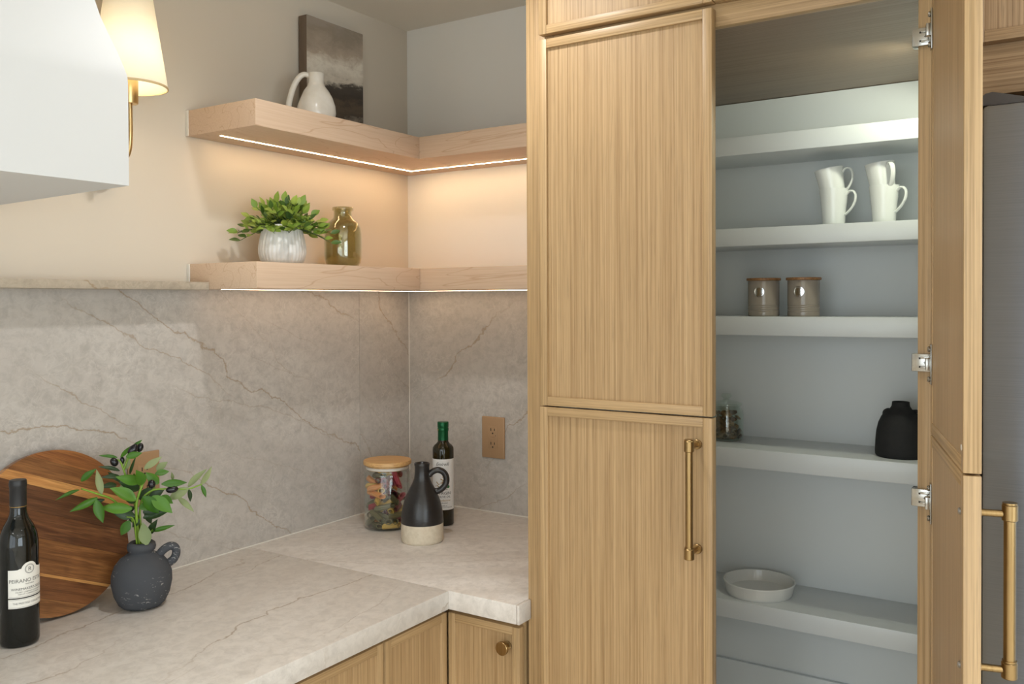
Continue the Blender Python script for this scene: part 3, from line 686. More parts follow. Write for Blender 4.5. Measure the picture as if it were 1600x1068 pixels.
def arch(t):
    u = abs(t-0.5)/0.19
    return 0.1435 + (0.0125*(math.sqrt(max(0, 1-u*u)) if u < 1 else 0) if True else 0) + 0.002*max(0, 1-abs(abs(t-0.5)-0.22)/0.06)
wrap_patch('paper_label', R+0.0004, la0, la1, lambda t: 0.0925, arch, PAPER, wb, 60)
wrap_patch('label_strip', R+0.0004, la0, la1, lambda t: 0.0735, lambda t: 0.0905, PAPER, wb, 60)
mid = (la0+la1)/2
wrap_text([('PEIRANO ESTATE', 0.0092, mid, 0.1200, 0), ('VINEYARDS', 0.0032, mid, 0.1155, 0), ("WINEMAKER'S SELECT", 0.0064, mid, 0.1060, 0), ('MALBEC  CABERNET SAUVIGNON', 0.0032, mid, 0.1015, 0), ('MERLOT  CABERNET FRANC', 0.0032, mid, 0.0975, 0), ('THE PRESTIGE COLLECTION', 0.0046, mid, 0.0805, 0), ('R', 0.0105, mid, 0.1395, 0)], R+0.0008, wb, INKG)
bm = bmesh.new()
for r0, r1 in ((0.0078, 0.0085), (0.0068, 0.0071)):
    for i in range(40):
        q = []
        for rr, a in ((r0, i), (r1, i), (r1, i+1), (r0, i+1)):
            th = 2*PI*a/40; xx, zz = rr*math.cos(th), 0.1432+rr*math.sin(th); q.append(bm.verts.new(((R+0.0008)*math.sin(mid+xx/R), -(R+0.0008)*math.cos(mid+xx/R), zz)))
        bm.faces.new(q)
for z in (0.0942, 0.0888, 0.0750):
    q = [[bm.verts.new(((R+0.0008)*math.sin(la0+0.05+(la1-la0-0.1)*i/40), -(R+0.0008)*math.cos(la0+0.05+(la1-la0-0.1)*i/40), zz)) for i in range(41)] for zz in (z, z+0.0004)]
    for i in range(40): bm.faces.new((q[0][i], q[0][i+1], q[1][i+1], q[1][i]))
fin(bm, 'label_emblem', INKG, wb)

# ------------------------------------------------------------------ round acacia board (built of glued planks)
BR, BT = 0.165, 0.018
bd = thing('cutting_board', 'round striped acacia cutting board leaning against the backsplash', 'cutting board', (-1.19, -0.078, ZK+0.001))
lean = math.asin(0.06/(2*BR)); bd.rotation_euler = (-lean, 0, 0)
outl = []
for i in range(160):
    th = 2*PI*i/160; outl.append((BR*math.cos(th), BR+BR*math.sin(th)))
def clip(poly, nx, nz, c):         # keep nx*x+nz*z <= c
    res = []
    for i in range(len(poly)):
        a, b = poly[i], poly[(i+1) % len(poly)]; da, db = nx*a[0]+nz*a[1]-c, nx*b[0]+nz*b[1]-c
        if da <= 0: res.append(a)
        if da*db < 0: t = da/(da-db); res.append((a[0]+(b[0]-a[0])*t, a[1]+(b[1]-a[1])*t))
    return res
ga = math.radians(-23); gx, gz = -math.sin(ga), math.cos(ga)     # plank normal
notch_x, notch_z0, notch_z1 = 0.152, 0.081, 0.160
outl = [p for p in outl if not (p[0] > notch_x and notch_z0 < p[1] < notch_z1)]
k = max(range(len(outl)), key=lambda i: (math.hypot(outl[i][0]-outl[i-1][0], outl[i][1]-outl[i-1][1])))
gap = [(notch_x+0.006, notch_z0), (notch_x+0.001, notch_z0+0.005), (notch_x, notch_z0+0.012), (notch_x, notch_z1-0.006)]
outl = outl[:k] + [g for g in gap] + outl[k:] if outl[k][1] > outl[k-1][1] else outl[:k] + gap[::-1] + outl[k:]
def acacia(name, c1, c2, seed):
    t = NT(name); o = t.obj(); v = t.map(t.map(o, rot=(0, ga, 0)), (5, 5, 85), loc=(seed, 0, seed*3))
    n = t.noise(v, 1.0, 4, 0.6, 1.2); f = t.noise(t.map(t.map(o, rot=(0, ga, 0)), (30, 30, 700)), 1.0, 2)
    c = t.ramp(n, [(0.32, lin(*c2)), (0.5, lin(*[(a+b)/2 for a, b in zip(c1, c2)])), (0.68, lin(*c1))])
    c = t.mix(t.ramp(f, [(0.35, G3(0.4)), (0.55, G3(0))]), c, lin(*[x*0.7 for x in c2]))
    t.set(Base_Color=c, Roughness=0.36); return t.m
cuts = [-9, -0.128, -0.088, -0.082, -0.018, 0.030, 0.078, 0.098, 0.132, 9]
tones = [((165, 114, 68), (114, 72, 39)), ((145, 94, 55), (101, 61, 33)), ((215, 160, 96), (184, 127, 70)), ((160, 107, 61), (107, 66, 35)), ((136, 90, 55), (88, 52, 30)), ((118, 77, 48), (72, 44, 28)), ((215, 160, 96), (176, 118, 66)), ((149, 101, 59), (105, 66, 37)), ((165, 110, 61), (123, 74, 41))]
for i in range(len(cuts)-1):
    base = clip(outl, gx, gz, cuts[i+1]+gz*BR-0.00015) if cuts[i+1] < 5 else outl
    base = clip(base, -gx, -gz, -(cuts[i]+gz*BR+0.00015)) if cuts[i] > -5 else base
    if len(base) < 3: continue
    bm = bmesh.new(); prism(bm, base, -BT, 0.0)
    fin(bm, 'plank', acacia('acacia_strip_%d' % i, *tones[i], i*1.37), bd)

# ------------------------------------------------------------------ black jug with olive branches
ux, uy = -1.0669, -0.1641
oj = thing('olive_branch_vase', 'squat black clay jug holding artificial olive branches', 'vase', (ux, uy, ZK), facing(ux, uy))
CLAY = NT('chalky_black_clay'); _o = CLAY.obj(); _n = CLAY.noise(CLAY.map(_o, (1, 1, 2.2)), 75, 3, 0.7, 0.5); _m = CLAY.noise(_o, 9, 2)
_mask = CLAY.math('MULTIPLY', CLAY.ramp(_n, [(0.62, G3(0)), (0.66, G3(1))]), CLAY.ramp(_m, [(0.45, G3(0)), (0.6, G3(1))]))
CLAY.set(Base_Color=CLAY.mix(_mask, CLAY.mix(_m, lin(58, 60, 64), lin(72, 74, 78)), lin(168, 166, 162)), Roughness=0.85); CLAY.bump(CLAY.noise(_o, 60, 4), 0.25, 0.002); CLAY = CLAY.m
jp = [(0.032, 0.0), (0.038, 0.001), (0.046, 0.008), (0.0545, 0.026), (0.0595, 0.050), (0.0590, 0.068), (0.0530, 0.086), (0.0430, 0.099), (0.0310, 0.107), (0.0245, 0.1105), (0.0235, 0.113), (0.0270, 0.117), (0.0285, 0.123), (0.0270, 0.130), (0.0225, 0.1335), (0.0175, 0.132), (0.0155, 0.126), (0.0150, 0.115), (0.03, 0.09), (0.0, 0.05)]
jb = lathe('jug', jp, CLAY, oj, 56, angle=80)
tube('handle', spline([(0.032, 0, 0.1005), (0.044, 0, 0.1125), (0.056, 0, 0.1180), (0.0655, 0, 0.1135), (0.0675, 0, 0.102), (0.0625, 0, 0.090), (0.053, 0, 0.083)], 8), 0.0086, CLAY, oj, 14)
K = 0.2714/750*0.95; ZN = 0.130
def L2(x, y, c=0.0):   # sketch units -> jug space (x right, y depth away, z up)
    return Vector(((x-480)*K, -c, ZN+(645-y)*K*1.03))
stems = [([(470, 660), (455, 520), (455, 400), (490, 290)], (0, .005, .01, .012), 0.0030, STEM_G), ([(460, 660), (430, 500), (330, 375), (255, 330), (160, 282)], (0, .004, .01, .02, .03), 0.0022, STEM_G),
    ([(475, 660), (445, 420), (385, 215), (365, 165), (340, 150)], (0, -.008, -.014, -.018, -.02), 0.0020, STEM_G), ([(385, 215), (410, 150), (440, 100)], (-.014, -.012, -.008), 0.0015, STEM_G),
    ([(485, 660), (475, 430), (530, 345), (620, 334), (745, 345), (830, 325)], (0, -.004, .002, .006, .006, .004), 0.0019, STEM_G), ([(500, 660), (515, 600), (545, 560)], (0, .008, .014), 0.0014, STEM_G), ([(480, 660), (470, 470), (560, 330)], (-.006, -.012, -.02), 0.0017, STEM_G), ([(455, 660), (440, 500), (400, 470)], (.006, .014, .02), 0.0014, STEM_G)]
for pts, cs, rd, mt in stems:
    tube('stem', spline([L2(x, y, c) for (x, y), c in zip(pts, cs)], 5), [rd*1.25, rd, rd*0.8], mt, oj, 7)
leaves = [(160,240,235,172,30,'g',.03),(150,287,35,318,18,'g',.034),(265,335,240,195,32,'p',.012),(245,340,105,400,32,'g',.03),(238,350,272,478,44,'g',.034),(280,372,150,390,26,'d',.0),(450,378,320,292,58,'g',.024),(430,420,262,400,50,'g',.03),(445,475,320,430,48,'d',.012),(475,285,350,238,48,'g',.0),(490,290,460,200,52,'g',.02),(345,300,262,290,30,'d',-.012),(415,490,370,570,44,'g',.026),(470,330,370,270,50,'d',-.004),(580,300,510,230,46,'g',.006),(560,248,640,238,32,'g',-.004),(595,302,740,305,36,'g',.012),(500,220,598,155,32,'p',-.022),(570,238,630,190,36,'p',-.028),(490,355,580,460,58,'g',.032),(540,362,650,455,60,'g',.026),(590,375,655,410,40,'g',.01),(750,340,630,402,46,'p',.008),(750,338,845,232,32,'p',-.004),(822,325,882,222,28,'p',.004),(825,330,852,402,20,'g',.006),(750,350,765,430,22,'d',.0),(690,400,778,480,28,'p',-.01),(510,640,488,515,56,'p',.026),(530,590,560,505,36,'d',.008),(540,572,662,543,22,'g',.016),(490,500,640,470,38,'d',-.004),(490,465,600,448,40,'d',.0),(470,430,560,418,44,'g',.012),(350,142,252,120,16,'g',-.02),(370,142,440,66,20,'g',-.02),(430,82,490,46,16,'g',-.012),(400,132,485,112,32,'g',.0),(362,222,255,178,20,'d',-.02),(362,252,270,240,24,'d',-.016),(365,287,300,225,24,'d',-.022),(395,215,412,130,30,'p',-.018),(420,240,448,140,14,'d',-.014),(662,290,655,245,16,'p',-.012),(455,520,405,480,34,'d',-.012),(520,420,590,380,44,'d',-.016),(420,350,470,260,46,'d',-.018),(440,330,420,260,40,'g',-.01),(500,470,540,540,34,'d',-.01),(450,400,380,345,46,'d',.0),(470,400,545,330,44,'d',-.022),(445,440,350,470,36,'d',-.014),(485,420,570,500,40,'d',-.014),(460,330,440,240,44,'g',-.014),(520,400,610,345,40,'d',-.012),(430,300,350,330,40,'p',-.02),(470,500,430,540,30,'d',.006)]
lm = {'g': leaf_mesh('leaf', 1, 1, 0.12, 0.3, LEAF_G, 7), 'd': leaf_mesh('leaf', 1, 1, 0.2, 0.3, LEAF_D, 7), 'p': leaf_mesh('leaf', 1, 1, 0.14, 0.25, LEAF_P, 7)}
random.seed(5)
for x0, y0, x1, y1, wd, kd, c in leaves:
    a, b = L2(x0, y0, c), L2(x1, y1, c + random.uniform(-.006, .02)); d = b-a; Ln = d.length
    place_leaf(lm[kd], a, d, Vector((random.uniform(-.35, .35), -1.0, random.uniform(0.1, 0.8))), oj, (Ln*1.04, wd*K*1.32, Ln*0.8))
    if Ln > 0.02 and kd == 'g' and wd > 25: pass
for x, y, rw, rh, tilt, c in ((438, 95, 22, 36, -0.65, -.004), (478, 88, 17, 26, -0.3, -.012), (333, 165, 20, 26, 0.5, -.016), (378, 160, 12, 21, 0.1, -.02), (540, 293, 20, 24, 0.1, .018), (655, 337, 20, 33, 1.45, .012)):
    bm = bmesh.new(); bmesh.ops.create_uvsphere(bm, u_segments=20, v_segments=14, radius=1.0)
    for v in bm.verts: v.co = Vector((v.co.x*rw*K*1.12, v.co.y*rw*K*1.12, v.co.z*rh*K*1.08))
    o = fin(bm, 'olive', OLIVE, oj, L2(x, y, c), (0, -tilt if x != 655 else tilt, 0), smooth=True)

# ------------------------------------------------------------------ pasta jar
px_, py_ = -0.2989, -0.1679
JR = 0.0645
pj = thing('pasta_jar', 'clear glass storage jar with a round wooden lid filled with coloured pasta', 'jar', (px_, py_, ZK), facing(px_, py_))
lathe('glass', [(0.0, 0.0022), (0.052, 0.0006), (0.058, 0.0010), (0.063, 0.0040), (JR, 0.009), (JR, 0.150), (0.0640, 0.156), (0.0610, 0.160), (0.0605, 0.1625), (0.0585, 0.1625), (0.0590, 0.158), (0.0620, 0.152), (0.0622, 0.012), (0.060, 0.007), (0.052, 0.0055), (0.0, 0.0055)], GLASS, pj, 64, angle=60, cap0=False)
LIDW = oak('bamboo_lid_wood', 0, (206, 164, 108), (184, 138, 84), 0.45, 0.6)
lathe('lid', [(0.0, 0.176), (0.052, 0.176), (0.0655, 0.1765), (0.0668, 0.178), (0.0668, 0.186), (0.0655, 0.1878), (0.063, 0.1882), (0.0, 0.1882)], LIDW, pj, 64, angle=40)
lathe('lid_plug', [(0.0, 0.163), (0.056, 0.163), (0.0575, 0.1645), (0.0575, 0.1758), (0.0, 0.1758)], LIDW, pj, 48, angle=40)
lathe('seal_ring', [(0.0576, 0.1640), (0.0592, 0.1645), (0.0600, 0.168), (0.0592, 0.1715), (0.0576, 0.172), (0.0576, 0.164)], plain('translucent_silicone', lin(214, 206, 194), 0.4), pj, 48, cap0=False)
def pack(n, R, H, length, rad, seed, steps=500, ns=4):
    """settle n short rods in a cylinder: returns centres and directions"""
    rg = np.random.default_rng(seed); hl = length/2-rad*0.4
    c = np.stack([rg.uniform(-R*0.6, R*0.6, n), rg.uniform(-R*0.6, R*0.6, n), rg.uniform(0.01, H*1.5, n)], 1)
    d = rg.normal(size=(n, 3)); d[:, 2] *= 0.45; d /= np.linalg.norm(d, axis=1)[:, None]
    offs = np.linspace(-1, 1, ns)*hl; own = np.repeat(np.arange(n), ns); oo = np.tile(offs, n)
    for it in range(steps):
        c[:, 2] -= 0.0004 if it < steps*0.7 else 0.00005
        for _ in range(2):
            p = c[own]+d[own]*oo[:, None]; df = p[:, None]-p[None]; ds = np.linalg.norm(df, axis=2)+1e-9
            pen = np.clip(2*rad*0.98-ds, 0, None); pen[own[:, None] == own[None]] = 0
            push = (df/ds[..., None]*(pen*0.5)[..., None]).sum(1)
            rr = np.linalg.norm(p[:, :2], axis=1)+1e-9; ex = np.clip(rr-(R-rad), 0, None)
            push[:, :2] -= p[:, :2]/rr[:, None]*ex[:, None]*0.9
            push[:, 2] += np.clip(rad-p[:, 2], 0, None)*0.9
            dc = np.zeros((n, 3)); np.add.at(dc, own, push); c += np.clip(dc/ns*2.2, -0.004, 0.004)
            tq = np.zeros((n, 3)); np.add.at(tq, own, push*oo[:, None]); tq /= (ns*hl*hl*0.5)
            d += np.clip(tq*0.8, -0.15, 0.15); d /= np.linalg.norm(d, axis=1)[:, None]
    return c, d
def penne_mesh(mat):
    bm = bmesh.new(); n = 24; Lh, ro, ri = 0.0215, 0.0076, 0.0058
    def ring(r, end, rib):
        vs = []
        for i in range(n):
            a = 2*PI*i/n; rr = r*(1.0+(0.045 if i % 2 else -0.045)) if rib else r
            x = rr*math.cos(a); vs.append(bm.verts.new((x, rr*math.sin(a), end*Lh + x*0.95)))
        return vs
    A, B, C_, D_ = ring(ro, -1, True), ring(ro, 1, True), ring(ri, 1, False), ring(ri, -1, False)
    for P_, Q_ in ((A, B), (B, C_), (C_, D_), (D_, A)):
        for i in range(n): bm.faces.new((P_[i], P_[(i+1) % n], Q_[(i+1) % n], Q_[i]))
    bmesh.ops.recalc_face_normals(bm, faces=bm.faces[:])
    me = bpy.data.meshes.new('penne'); bm.to_mesh(me); bm.free(); me.materials.append(mat); return me
pm = {'red': (penne_mesh(plain('beet_pasta', lin(160, 48, 62), 0.5)), 'red'), 'green': (penne_mesh(plain('spinach_pasta', lin(104, 98, 66), 0.55)), 'grey green'), 'yellow': (penne_mesh(plain('plain_pasta', lin(206, 166, 78), 0.5)), 'yellow'), 'orange': (penne_mesh(plain('tomato_pasta', lin(214, 142, 82), 0.5)), 'orange'), 'dark': (penne_mesh(plain('dark_beet_pasta', lin(128, 58, 62), 0.5)), 'dusky red')}
cc, dd = pack(104, 0.0612, 0.19, 0.044, 0.0080, 4, 300, 3)
seq = ['red', 'green', 'yellow', 'green', 'orange', 'red', 'green', 'dark', 'yellow', 'green']
rz0 = facing(px_, py_)
for i in range(len(cc)):
    if cc[i][2] > 0.146: continue
    me, cn = pm[seq[(i*7+i//10) % 10]]
    o = bpy.data.objects.new('penne_pasta', me); COL.objects.link(o)
    o.location = (px_+cc[i][0], py_+cc[i][1], ZK+0.0055+cc[i][2]); o.rotation_mode = 'QUATERNION'
    o.rotation_quaternion = Vector(dd[i]).to_track_quat('Z', 'Y')
    tag(o, '%s ribbed penne piece inside the wooden-lidded glass jar' % cn, 'pasta', '%s penne in the glass jar' % cn)

# ------------------------------------------------------------------ two-tone jug
bx_, by_ = -0.3624, -0.3428
tj = thing('two_tone_jug', 'black glazed jug with a bare cream base and ring handle', 'jug', (bx_, by_, ZK), facing(bx_, by_))
BLK = NT('black_iron_glaze'); _o = BLK.obj(); _n = BLK.noise(BLK.map(_o, (1, 1, 3)), 55, 4, 0.65); BLK.set(Base_Color=BLK.mix(_n, lin(28, 26, 26), lin(44, 41, 39)), Roughness=0.30); BLK.bump(_n, 0.35, 0.0015); BLK = BLK.m
CRM = speckle('unglazed_cream_clay', lin(220, 208, 186), lin(206, 192, 168), 0.75, 90, 0.4, 0.15)
lathe('bare_base', [(0.0, 0.001), (0.049, 0.001), (0.052, 0.0), (0.0545, 0.003), (0.0555, 0.008), (0.0556, 0.0495)], CRM, tj, 64, angle=60)
lathe('glazed_body', [(0.0556, 0.0495), (0.0559, 0.051), (0.0550, 0.068), (0.0525, 0.086), (0.0475, 0.106), (0.0405, 0.124), (0.0325, 0.140), (0.0255, 0.153), (0.0208, 0.166), (0.0194, 0.180), (0.0194, 0.196), (0.0204, 0.200), (0.0204, 0.2040), (0.0190, 0.2055), (0.0160, 0.2040), (0.0150, 0.190), (0.0150, 0.17), (0.0, 0.165)], BLK, tj, 64, angle=70, cap0=False)
tube('handle', spline([(0.0175, 0, 0.172), (0.028, 0, 0.1815), (0.042, 0, 0.1855), (0.0555, 0, 0.180), (0.0635, 0, 0.167), (0.0630, 0, 0.151), (0.0545, 0, 0.138), (0.042, 0, 0.1305), (0.030, 0, 0.130)], 8), 0.0082, BLK, tj, 16, (1, 1))

# ------------------------------------------------------------------ olive oil bottle
kx, ky = -0.1929, -0.2828
ob = thing('olive_oil_bottle', 'dark green olive oil bottle with a white label behind the two-tone jug', 'bottle', (kx, ky, ZK), facing(kx, ky))
OG = plain('dark_olive_glass', lin(34, 30, 12), 0.06)
R = 0.0298
lathe('glass_body', [(0.020, 0.003), (0.026, 0.0), (R-0.002, 0.001), (R, 0.004), (R, 0.212), (0.0290, 0.218), (0.0250, 0.224), (0.0190, 0.229), (0.0152, 0.234), (0.0146, 0.240), (0.0144, 0.262)], OG, ob, 48, angle=45)
FG = plain('green_foil_cap', lin(8, 84, 46), 0.28, 0.5)
cpp = lathe('cap', [(0.0150, 0.2385), (0.0148, 0.262), (0.0152, 0.2635), (0.0160, 0.2660), (0.0160, 0.2715), (0.0150, 0.2735), (0.0158, 0.2755), (0.0160, 0.2880), (0.0150, 0.2900), (0.0, 0.2902)], FG, ob, 40, angle=40, cap0=False)
box('cap_seal', (-0.0148, -0.0085, 0.2655), (-0.0128, -0.0075, 0.2705), GOLD, cpp)
wrap_patch('paper_label', R+0.0004, -1.5, 1.5, lambda t: 0.046, lambda t: 0.188, PAPERW, ob, 48)
wrap_text([('Emirelli', 0.0125, -0.10, 0.1705, 0.35), ('EXTRA', 0.0070, 0.05, 0.1020, 0), ('VIRGIN', 0.0115, 0.12, 0.0895, 0), ('OLIVE OIL', 0.0080, 0.10, 0.0805, 0), ('500 ml', 0.0055, 0.10, 0.0560, 0), ('COLD EXTRACTED', 0.0038, 0.35, 0.0520, 0), ('ORGANIC', 0.0045, 0.1, 0.0640, 0)], R+0.0008, ob, INK)
wrap_text([('selezione', 0.0080, 0.18, 0.0705, 0.3)], R+0.0008, ob, GOLD, 'gold_print')
bm = bmesh.new()       # printed olive twig and green seal
def on_label(x, z): return ((R+0.0008)*math.sin(x/R), -(R+0.0008)*math.cos(x/R), z)
def stroke(pts, wd):
    for (x0, z0), (x1, z1) in zip(pts, pts[1:]):
        l = math.hypot(x1-x0, z1-z0); nx, nz = -(z1-z0)/l*wd/2, (x1-x0)/l*wd/2
        bm.faces.new([bm.verts.new(on_label(*q)) for q in ((x0+nx, z0+nz), (x1+nx, z1+nz), (x1-nx, z1-nz), (x0-nx, z0-nz))])
stroke([(-0.024, 0.112), (-0.012, 0.118), (0.0, 0.128), (0.008, 0.141)], 0.0012)
for x, z, a in ((-0.014, 0.118, 2.3), (-0.008, 0.122, 0.0), (0.0, 0.129, 2.6), (0.003, 0.133, 0.2), (0.008, 0.141, 1.6), (-0.019, 0.115, -0.5), (-0.004, 0.125, -0.4), (0.006, 0.137, 2.9)): stroke([(x, z), (x+0.009*math.cos(a), z+0.009*math.sin(a))], 0.0022)
fin(bm, 'twig_print', GOLD, ob)
bm = bmesh.new(); cx0, cz0 = 0.0135, 0.1115
ctr = bm.verts.new(on_label(cx0, cz0)); rg_ = [bm.verts.new(on_label(cx0+0.0045*math.cos(2*PI*i/20), cz0+0.0045*math.sin(2*PI*i/20))) for i in range(20)]
for i in range(20): bm.faces.new((ctr, rg_[i], rg_[(i+1) % 20]))
fin(bm, 'seal_print', plain('green_ink', lin(40, 110, 60), 0.5), ob)

# ------------------------------------------------------------------ pantry contents
MUGM = plain('white_porcelain', lin(232, 234, 230), 0.16)
def mug(label, loc, handle_ang, tilt=(0, 0), upper=False):
    t = thing('mug', label, 'mug', loc, 0, 'white porcelain mugs stacked on the pantry shelf')
    t.rotation_euler = (tilt[0], tilt[1], facing(loc[0], loc[1])+handle_ang)
    lathe('body', [(0.0, 0.002), (0.021, 0.002), (0.0225, 0.0), (0.0238, 0.002), (0.0252, 0.020), (0.0280, 0.050), (0.0318, 0.0840), (0.0318, 0.0852), (0.0306, 0.0854), (0.0296, 0.0840), (0.0262, 0.050), (0.0228, 0.008), (0.0, 0.006)], MUGM, t, 48, angle=45, cap0=False)
    tube('handle', spline([(0.0275, 0, 0.070), (0.036, 0, 0.0785), (0.0455, 0, 0.0765), (0.0495, 0, 0.066), (0.0470, 0, 0.052), (0.0395, 0, 0.039), (0.0285, 0, 0.028), (0.0245, 0, 0.026)], 6), 0.0042, MUGM, t, 10, (1.35, 0.62))
    return t
m1, m2 = (-0.07, -1.3215, 1.7127), (-0.07, -1.430, 1.7127)
mug('lower white mug of the left stack on the pantry shelf', m1, -0.35)
mug('lower white mug of the right stack on the pantry shelf', m2, -0.45)
f1 = facing(*m1[:2])
def mug_up(label, base, handle_ang, lean_, dx, dz):
    f = facing(base[0], base[1]); r = Vector((math.cos(f), math.sin(f), 0))
    t = mug(label, (base[0]+r.x*dx, base[1]+r.y*dx, base[2]+dz), handle_ang)
    ax = Vector((-math.sin(f), math.cos(f), 0))           # axis pointing away from the viewer
    Mx = Matrix.Rotation(lean_, 4, ax) @ Matrix.Rotation(f+handle_ang, 4, 'Z')
    t.rotation_euler = Mx.to_euler()
mug_up('upper white mug tilted in the left stack on the pantry shelf', m1, -0.25, -0.17, 0.0035, 0.048)
mug_up('upper white mug tilted in the right stack on the pantry shelf', m2, -1.05, -0.12, 0.001, 0.051)

CANM = plain('taupe_enamel', lin(150, 140, 128), 0.18); CANL = oak('canister_lid_wood', 1, (150, 108, 66), (116, 80, 46), 0.5, 0.6)
SILV = plain('polished_silver_badge', lin(214, 214, 212), 0.18, 1.0)
def canister(label, x, y):
    t = thing('canister', label, 'canister', (x, y, 1.5064), facing(x, y), 'taupe storage canisters on the pantry shelf')
    pr = [(0.0, 0.001), (0.0335, 0.001), (0.0345, 0.0), (0.0360, 0.002), (0.0362, 0.008)]
    z = 0.010
    for k in range(4): pr += [(0.0362, z), (0.0354, z+0.0012), (0.0362, z+0.0026)]; z += 0.0047
    pr += [(0.0362, 0.082), (0.0358, 0.084), (0.0, 0.084)]
    lathe('body', pr, CANM, t, 56, angle=25, cap0=False)
    lathe('lid', [(0.0, 0.0842), (0.0388, 0.0842), (0.0398, 0.0852), (0.0398, 0.0895), (0.0388, 0.0905), (0.0, 0.0905)], CANL, t, 56, angle=40)
    a = -0.29; b = wrap_badge(t, a)
    return t
def wrap_badge(t, a):
    bm = bmesh.new(); Rb = 0.0366; rr = 0.0122
    prev = None; c = bm.verts.new(((Rb+0.0008)*math.sin(a), -(Rb+0.0008)*math.cos(a), 0.0575))
    rings = []
    for k, (q, e) in enumerate(((0.45, 0.0007), (0.80, 0.0006), (0.86, 0.0012), (0.97, 0.0012), (1.0, 0.0))):
        rings.append([bm.verts.new(((Rb+e)*math.sin(a+rr*q*math.cos(2*PI*i/32)/Rb), -(Rb+e)*math.cos(a+rr*q*math.cos(2*PI*i/32)/Rb), 0.0575+rr*q*math.sin(2*PI*i/32))) for i in range(32)])
    for i in range(32): bm.faces.new((c, rings[0][i], rings[0][(i+1) % 32]))
    for A, B in zip(rings, rings[1:]):
        for i in range(32): bm.faces.new((A[i], B[i], B[(i+1) % 32], A[(i+1) % 32]))
    return fin(bm, 'badge', SILV, t, angle=30)
canister('left taupe canister with wooden lid and silver badge on the pantry shelf', -0.08, -1.1620)
canister('right taupe canister with wooden lid and silver badge on the pantry shelf', -0.08, -1.2560)

# glass jar of dried chips
hx_, hy_ = -0.0377, -1.0548
hj = thing('chip_jar', 'round glass jar of dried brown chips on the pantry shelf', 'jar', (hx_, hy_, 1.1970), facing(hx_, hy_))
lathe('glass', [(0.0, 0.002), (0.034, 0.0005), (0.039, 0.002), (0.0420, 0.009), (0.0425, 0.030), (0.0418, 0.062), (0.0400, 0.072), (0.0365, 0.0785), (0.0345, 0.082), (0.0350, 0.0850), (0.0330, 0.0850), (0.0328, 0.081), (0.0385, 0.070), (0.0402, 0.06), (0.0408, 0.03), (0.0400, 0.010), (0.037, 0.005), (0.0, 0.0045)], GLASS_G, hj, 56, angle=60, cap0=False)
ld = lathe('lid', [(0.0, 0.084), (0.034, 0.0855), (0.0385, 0.0875), (0.0390, 0.0900), (0.0370, 0.0925), (0.0240, 0.0965), (0.0110, 0.0985), (0.0070, 0.1010), (0.0080, 0.1045), (0.0125, 0.1075), (0.0128, 0.1120), (0.0100, 0.1150), (0.0, 0.1160)], GLASS_G, hj, 48, angle=60, cap0=False)
c2, d2 = pack(110, 0.0395, 0.09, 0.017, 0.0050, 9, 200, 2)
chm = []
for k, col in enumerate(((146, 112, 78), (168, 134, 94), (112, 80, 56))):
    bm = bmesh.new(); bmesh.ops.create_icosphere(bm, subdivisions=2, radius=1.0); rg = random.Random(k)
    for v in bm.verts: v.co = Vector((v.co.x*0.0062*rg.uniform(.8, 1.2), v.co.y*0.0036*rg.uniform(.7, 1.3)+0.0022*math.sin(v.co.x*2.2), v.co.z*0.0100*rg.uniform(.85, 1.15)))
    me = bpy.data.meshes.new('chip'); bm.to_mesh(me); bm.free(); me.materials.append(speckle('dried_chip_%d' % k, lin(*col), lin(*[q*0.72 for q in col]), 0.8, 260, 0.4, 0.4)); chm.append(me)
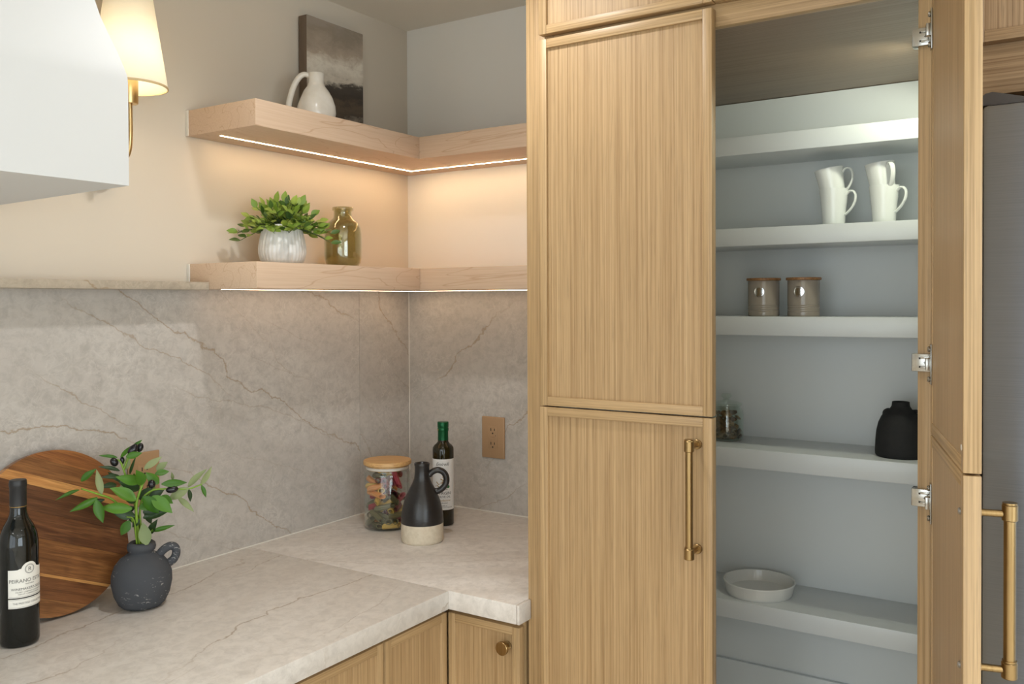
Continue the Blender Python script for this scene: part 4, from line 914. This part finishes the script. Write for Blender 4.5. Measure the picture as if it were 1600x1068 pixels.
for i in range(len(c2)):
    if c2[i][2] > 0.066: continue
    o = bpy.data.objects.new('dried_chip', chm[i % 3]); COL.objects.link(o); o.location = (hx_+c2[i][0], hy_+c2[i][1], 1.1970+0.0045+c2[i][2])
    o.rotation_mode = 'QUATERNION'; o.rotation_quaternion = Vector(d2[i]).to_track_quat('Z', 'Y')
    tag(o, 'dried brown chip inside the round pantry glass jar', 'dried chip', 'dried chips in the pantry jar')

# matte black vase
ax_, ay_ = -0.0678, -1.4650
bv = thing('black_vase', 'matte black rounded vase with a short neck on the pantry shelf', 'vase', (ax_, ay_, 1.1970), facing(ax_, ay_))
MB = speckle('matte_black_ceramic', lin(24, 24, 25), lin(32, 32, 33), 0.8, 120, 0.4, 0.1)
lathe('body', [(0.0, 0.001), (0.047, 0.001), (0.0500, 0.0), (0.0530, 0.004), (0.0534, 0.012), (0.0525, 0.035), (0.0505, 0.056), (0.0465, 0.074), (0.0400, 0.0885), (0.0310, 0.0985), (0.0230, 0.1050), (0.0190, 0.1115), (0.0182, 0.1180), (0.0182, 0.1205), (0.0172, 0.1212), (0.0155, 0.1200), (0.0155, 0.105), (0.03, 0.09), (0.0, 0.08)], MB, bv, 56, angle=60, cap0=False)
tube('lug', spline([(-0.0350, -0.003, 0.0900), (-0.0335, 0, 0.0985), (-0.0265, 0, 0.1030), (-0.0215, 0.002, 0.1020)], 5), 0.0030, MB, bv, 8)
tube('lug', spline([(0.0400, -0.003, 0.0860), (0.0395, 0, 0.0955), (0.0330, 0, 0.1010), (0.0240, 0.002, 0.1010)], 5), 0.0032, MB, bv, 8)

# ribbed baking dish
dx_, dy_ = -0.0616, -1.1447
dm = plain('white_stoneware', lin(226, 226, 222), 0.2)
def flute(a, z): return 1.0 + (0.006*abs(math.sin(a*36)) if 0.006 < z < 0.024 else 0.0)
ds = lathe('baking_dish', [(0.0, 0.0015), (0.073, 0.0015), (0.0765, 0.0), (0.0785, 0.003), (0.0795, 0.007), (0.0825, 0.023), (0.0840, 0.0265), (0.0850, 0.0300), (0.0843, 0.0318), (0.0815, 0.0312), (0.0780, 0.012), (0.074, 0.0062), (0.0, 0.0058)], dm, None, 216, (dx_, dy_, 0.8352), rf=flute, angle=45, cap0=False)
tag(ds, 'round white fluted baking dish on the lowest pantry shelf', 'dish')
